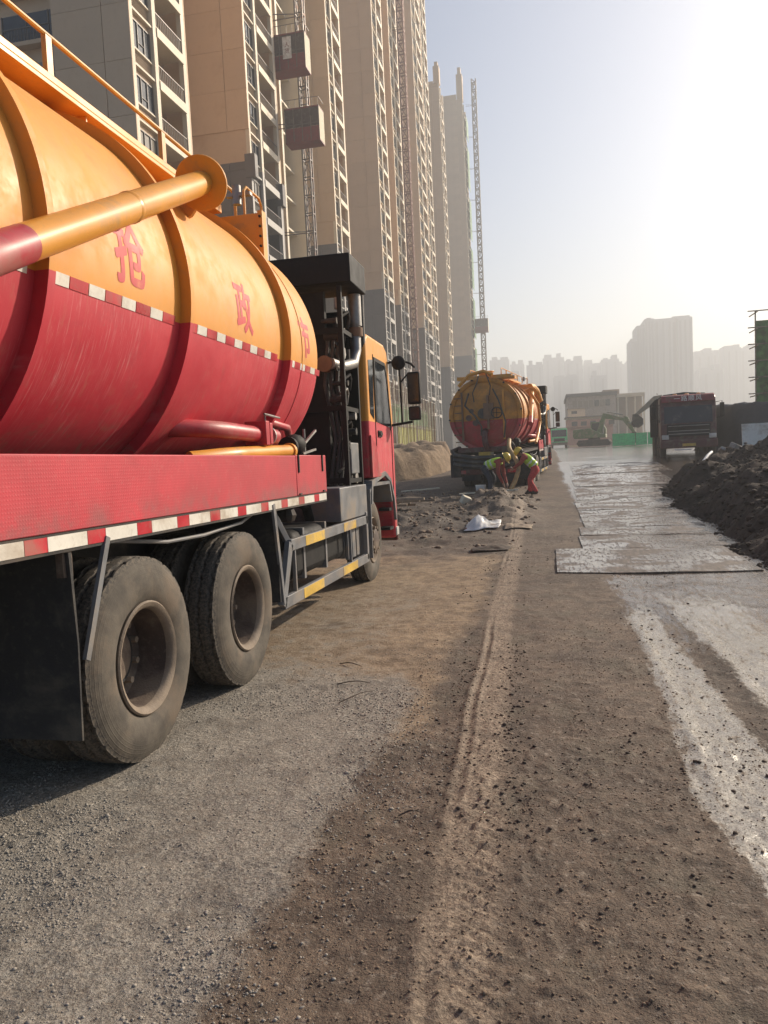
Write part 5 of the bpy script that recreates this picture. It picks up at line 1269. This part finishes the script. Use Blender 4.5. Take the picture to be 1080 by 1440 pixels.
for x, y, ln, a, lab in ((-1.75, 22.6, 1.7, 4, 'pale plank lying on the ground in front of the second tanker'), (-4.1, 24.6, 1.3, 24, 'pale plank propped beside the second tanker rear corner')):
    o = MB().obox((x, y, gzs(x, y)+.08), (ln, .16, .035), (0, R_(-2), R_(a))).build('plank', M['ivory'], bevel=.004); tag(o, lab, 'plank')
o = MB().tube([(3.95, 22.0, gzs(3.95, 22)+.75), (4.2, 22.4, gzs(4.2, 22.4)+.98), (4.35, 22.7, gzs(4.3, 22.7)+1.05)], .04, 10).build('white_pipe', M['white']); tag(o, 'short white pipe sticking out of the dark soil heap', 'pipe')
q = on_y(1066, 622, 26)
o = MB().obox((q.x+.3, 26, q.z+.02), (1.5, .04, 1.15), (R_(-8), 0, R_(-3))).build('white_board', M['tapew'], bevel=.005); tag(o, 'pale grey board stuck upright in the dark soil heap', 'board')
for i, (px, py, Y, s) in enumerate(((1035, 628, 25, .22), (1015, 632, 25, .15))):
    q = on_y(px, py, Y); o = MB().obox((q.x, Y, q.z), (s*1.6, s, s*.7), (.4, .3, .8+i)).build('broken_brick', M['concrete'], bevel=.02); tag(o, 'pale rubble block on top of the dark soil heap' if i == 0 else 'small grey rubble block beside the pale one on the soil heap', 'block')
for k, (x, y, ln, a) in enumerate(((-1.35, 5.0, .22, 10), (-1.25, 4.7, .3, 55), (-1.5, 5.5, .2, -20), (-.62, 3.1, .10, 20))):
    z = gzs(x, y)+.02; c, s = math.cos(R_(a))*ln/2, math.sin(R_(a))*ln/2
    o = MB().tube([(x-c, y-s, z-.012), (x-c*.4+.01, y-s*.4+.015, z-.002), (x+c*.2, y+s*.2, z+.004), (x+c*.6-.01, y+s*.6+.01, z-.004), (x+c, y+s, z-.012)], [.004, .0038, .003, .0025, .0015], 6).build('twig', M['clod']); tag(o, 'thin dark twig on the bare ground beside the near truck wheels', 'twig', 'twigs on the bare ground')

# ------------------------------------------------------------------ the two workers
def skin_mesh(joints, edges, sub=2):
    me = bpy.data.meshes.new('body'); names = list(joints); ix = {k: i for i, k in enumerate(names)}
    me.from_pydata([joints[k][0] for k in names], [(ix[a], ix[b]) for a, b in edges], [])
    o = bpy.data.objects.new('body', me); COL.objects.link(o)
    o.modifiers.new('skin', 'SKIN'); s = o.modifiers.new('sub', 'SUBSURF'); s.levels = s.render_levels = sub
    for i, k in enumerate(names):
        r = joints[k][1]; r = (r, r) if not isinstance(r, tuple) else r
        me.skin_vertices[0].data[i].radius = r; me.skin_vertices[0].data[i].use_root = (i == 0)
    bpy.context.view_layer.update()
    out = bpy.data.meshes.new_from_object(o.evaluated_get(bpy.context.evaluated_depsgraph_get()))
    bpy.data.objects.remove(o); bpy.data.meshes.remove(me); return out
def worker(label, loc, rotz, trousers, lean, headlift, reach, knees):
    """standing bent over, facing local +x; lean = torso angle from vertical"""
    root = empty('person', loc, (0, 0, rotz), label=label, cat='person')
    hip = Vector((-.12, 0, .80)); l = lean
    up = Vector((math.sin(l), 0, math.cos(l)))
    waist, chest, neck = hip+up*.17, hip+up*.36, hip+up*.54
    hd = neck + Vector((math.sin(l-headlift), 0, math.cos(l-headlift)))*.09; crown = hd + Vector((math.sin(l-headlift), 0, math.cos(l-headlift)))*.13
    J = {'hip': (hip, (.17, .14)), 'waist': (waist, (.16, .125)), 'chest': (chest, (.185, .14)), 'neck': (neck, .06), 'head': (hd, (.085, .10)), 'crown': (crown, (.075, .09))}
    E = [('hip', 'waist'), ('waist', 'chest'), ('chest', 'neck'), ('neck', 'head'), ('head', 'crown')]; tagm = {}
    for s, nm in ((1, 'l'), (-1, 'r')):
        sh = chest+up*.12+Vector((0, s*.19, 0)); hand = Vector((reach[0]+.03*s, s*.09, reach[1])); el = (sh+hand)/2+Vector((-.05, s*.10, -.02))
        fw = (hand-el).normalized()
        J['sh'+nm] = (sh, .082); J['el'+nm] = (el, .060); J['wr'+nm] = (hand, .036); palm = hand+fw*.07; J['pa'+nm] = (palm, (.036, .018))
        E += [('chest', 'sh'+nm), ('sh'+nm, 'el'+nm), ('el'+nm, 'wr'+nm), ('wr'+nm, 'pa'+nm)]
        side = Vector((0, 1, 0)) if abs(fw.y) < .9 else Vector((1, 0, 0)); curl = fw.cross(side).normalized()
        for k in range(4):
            o = side*(.03-.02*k); ln = (.032, .037, .035, .028)[k]
            a, b = palm+fw*.03+o, palm+fw*(.03+ln)+o-curl*.008; c = b+fw*ln*.5-curl*.03*s
            for q_, p_ in (('a', a), ('b', b), ('c', c)): J['f%d%s%s' % (k, q_, nm)] = (p_, .0085)
            E += [('pa'+nm, 'f%da%s' % (k, nm)), ('f%da%s' % (k, nm), 'f%db%s' % (k, nm)), ('f%db%s' % (k, nm), 'f%dc%s' % (k, nm))]
        th = hand+fw*.02+side*.035*s; J['ta'+nm] = (th, .01); J['tb'+nm] = (th+fw*.045+side*.012*s, .009); E += [('wr'+nm, 'ta'+nm), ('ta'+nm, 'tb'+nm)]
        hp = hip+Vector((0, s*.095, -.06)); kn = Vector((knees[0]*(1.0 if s > 0 else .55), s*.14, .44)); an = Vector((-.10+.16*(s < 0), s*.15, .09)); toe = an+Vector((.17, .02*s, -.055)); heel = an+Vector((-.05, 0, -.05))
        J['hp'+nm] = (hp, .118); J['kn'+nm] = (kn, .086); J['an'+nm] = (an, .066); J['to'+nm] = (toe, (.042, .035)); J['he'+nm] = (heel, .04)
        E += [('hip', 'hp'+nm), ('hp'+nm, 'kn'+nm), ('kn'+nm, 'an'+nm), ('an'+nm, 'to'+nm), ('an'+nm, 'he'+nm)]
    me = skin_mesh(J, E)
    for mt in (M['shirt'], trousers, M['skin'], M['boot']): me.materials.append(mt)
    def kind(a, b):
        t = a+' '+b
        if any(x in t for x in ('head', 'crown', 'neck')) and 'chest' not in t: return 2
        if a[0] in 'f' or b[0] == 'f' or a[:2] in ('pa', 'ta', 'wr') : return 2
        if a[:2] == 'an' : return 3
        if a[:2] in ('hp', 'kn') or (a == 'hip' and b[:2] == 'hp'): return 1
        return 0
    seg = [(J[a][0], J[b][0], kind(a, b)) for a, b in E]
    mi = []
    for pg in me.polygons:
        c = pg.center; best, bk2 = 9, 0
        for a, b, k in seg:
            ab = b-a; t = max(0, min(1, (c-a).dot(ab)/max(ab.length_squared, 1e-9))); d = (c-a-ab*t).length
            if d < best: best, bk2 = d, k
        mi.append(bk2)
    me.polygons.foreach_set('material_index', mi); me.polygons.foreach_set('use_smooth', [True]*len(mi)); me.update()
    link('body', me, root)
    # vest: a slightly larger shell over the torso with reflective bands
    V = {'a': (hip-up*.03, (.20, .165)), 'b': (waist, (.19, .152)), 'c': (chest, (.21, .165)), 'd': (chest+up*.13, (.17, .135))}
    for s, nm in ((1, 'l'), (-1, 'r')): V['s'+nm] = (chest+up*.115+Vector((0, s*.18, 0)), .108)
    vm = skin_mesh(V, [('a', 'b'), ('b', 'c'), ('c', 'd'), ('c', 'sl'), ('c', 'sr')]); vm.materials.append(M['vest']); vm.materials.append(M['vestband'])
    mi = []
    for pg in vm.polygons:
        t = (pg.center-hip).dot(up); mi.append(1 if (.08 < t < .13 or .22 < t < .27) else 0)
    vm.polygons.foreach_set('material_index', mi); vm.polygons.foreach_set('use_smooth', [True]*len(mi)); vm.update(); link('vest', vm, root)
    # head details: helmet with brim, hair, ears, eyes, nose, mouth
    ax = (crown-hd).normalized(); face = (Vector((math.cos(l-headlift), 0, -math.sin(l-headlift))))
    rot = Matrix((face, Vector((0, 1, 0)), ax)).transposed()
    def HP(x, y, z): return hd + rot @ Vector((x, y, z))
    hm = MB(); n = 20; prof = [(.150, .045), (.128, .05), (.126, .09), (.112, .14), (.08, .178), (.04, .192), (.0, .196)]
    vs, fs = [], []
    for i, (r, z) in enumerate(prof):
        for k in range(n):
            a = 2*math.pi*k/n; ex = 1.12 + (.28 if (i == 0 and math.cos(a) > .3) else 0)*math.cos(a)
            vs.append(HP(r*math.cos(a)*ex, r*math.sin(a), z))
    for i in range(len(prof)-1):
        for k in range(n): fs.append((i*n+k, i*n+(k+1) % n, (i+1)*n+(k+1) % n, (i+1)*n+k))
    hm.add(vs, fs); hm.tube([HP(-.12, 0, .12), HP(-.05, 0, .19), HP(.05, 0, .19), HP(.12, 0, .12)], .012, 6); hm.build('helmet', M['helmet'], root)
    hr = MB().blob(HP(-.035, 0, .03), .098, (1, .98, 1), 12); hr.build('hair', M['hair'], root)
    fc = MB()
    fc.blob(HP(.105, 0, .0), .018, (1, .8, 1.3)); [fc.blob(HP(0, s*.098, .0), .024, (.6, .4, 1)) for s in (1, -1)]
    fc.build('nose_and_ears', M['skin'], root)
    for s in (1, -1): MB().blob(HP(.088, s*.034, .025), .011).build('eye', M['hair'], root)
    MB().obox(HP(.092, 0, -.045), (.012, .045, .01), (0, l-headlift, 0)).build('mouth', M['shirt'], root)
    return root
def foot(x, y): return gzs(x, y)+.005
wl = on_y(683, 661, 22.9); wr_ = on_y(751, 659, 23.2)
worker('person in dark trousers, lime vest and yellow helmet bending low over the hose end', (wl.x+.1, 22.9, foot(wl.x+.1, 22.9)), R_(-12), M['trdark'], R_(72), R_(12), (.46, .28), (.12, 0))
worker('person in red trousers, lime vest and yellow helmet leaning in to hold up the hose', (wr_.x-.06, 23.2, foot(wr_.x, 23.2)), R_(184), M['trred'], R_(44), R_(-8), (.52, .80), (.10, 0))
h0, h1_, h2, h3, h4 = on_y(716, 618, 24.7), on_y(716, 630, 24.0), on_y(727, 650, 23.1), on_y(727, 668, 23.0), on_y(718, 688, 22.9)
hz_ = [h0, h1_, on_y(722, 640, 23.5), h2, on_y(729, 659, 23.05), h3, on_y(723, 679, 22.95), h4]
pts = []
for i in range(len(hz_)-1):
    for t in (0, .34, .67):
        p0, p1, p2, p3 = hz_[max(i-1, 0)], hz_[i], hz_[i+1], hz_[min(i+2, len(hz_)-1)]
        pts.append(.5*((2*p1)+(-p0+p2)*t+(2*p0-5*p1+4*p2-p3)*t*t+(-p0+3*p1-3*p2+p3)*t**3))
pts.append(h4)
o = MB().tube(pts, [.062+.006*(k % 2) for k in range(len(pts))], 14).build('suction_hose', M['hose']); tag(o, 'tan suction hose curving from the second tanker down to the ground between the workers', 'hose')

# ------------------------------------------------------------------ haze over the whole site
hz = MB().box(-160, 420, -30, 960, -4, 116).build('haze', [], None, False)
hz['kind'] = 'stuff'
hm_ = bpy.data.materials.new('haze'); hm_.use_nodes = True; n_ = hm_.node_tree; n_.nodes.remove(n_.nodes['Principled BSDF'])
pv = n_.nodes.new('ShaderNodeVolumePrincipled'); pv.inputs['Color'].default_value = (.93, .96, 1.0, 1)
pv.inputs['Density'].default_value = .0015; pv.inputs['Anisotropy'].default_value = .35
L(n_, pv.outputs[0], n_.nodes['Material Output'].inputs['Volume'])
hz.data.materials.append(hm_)
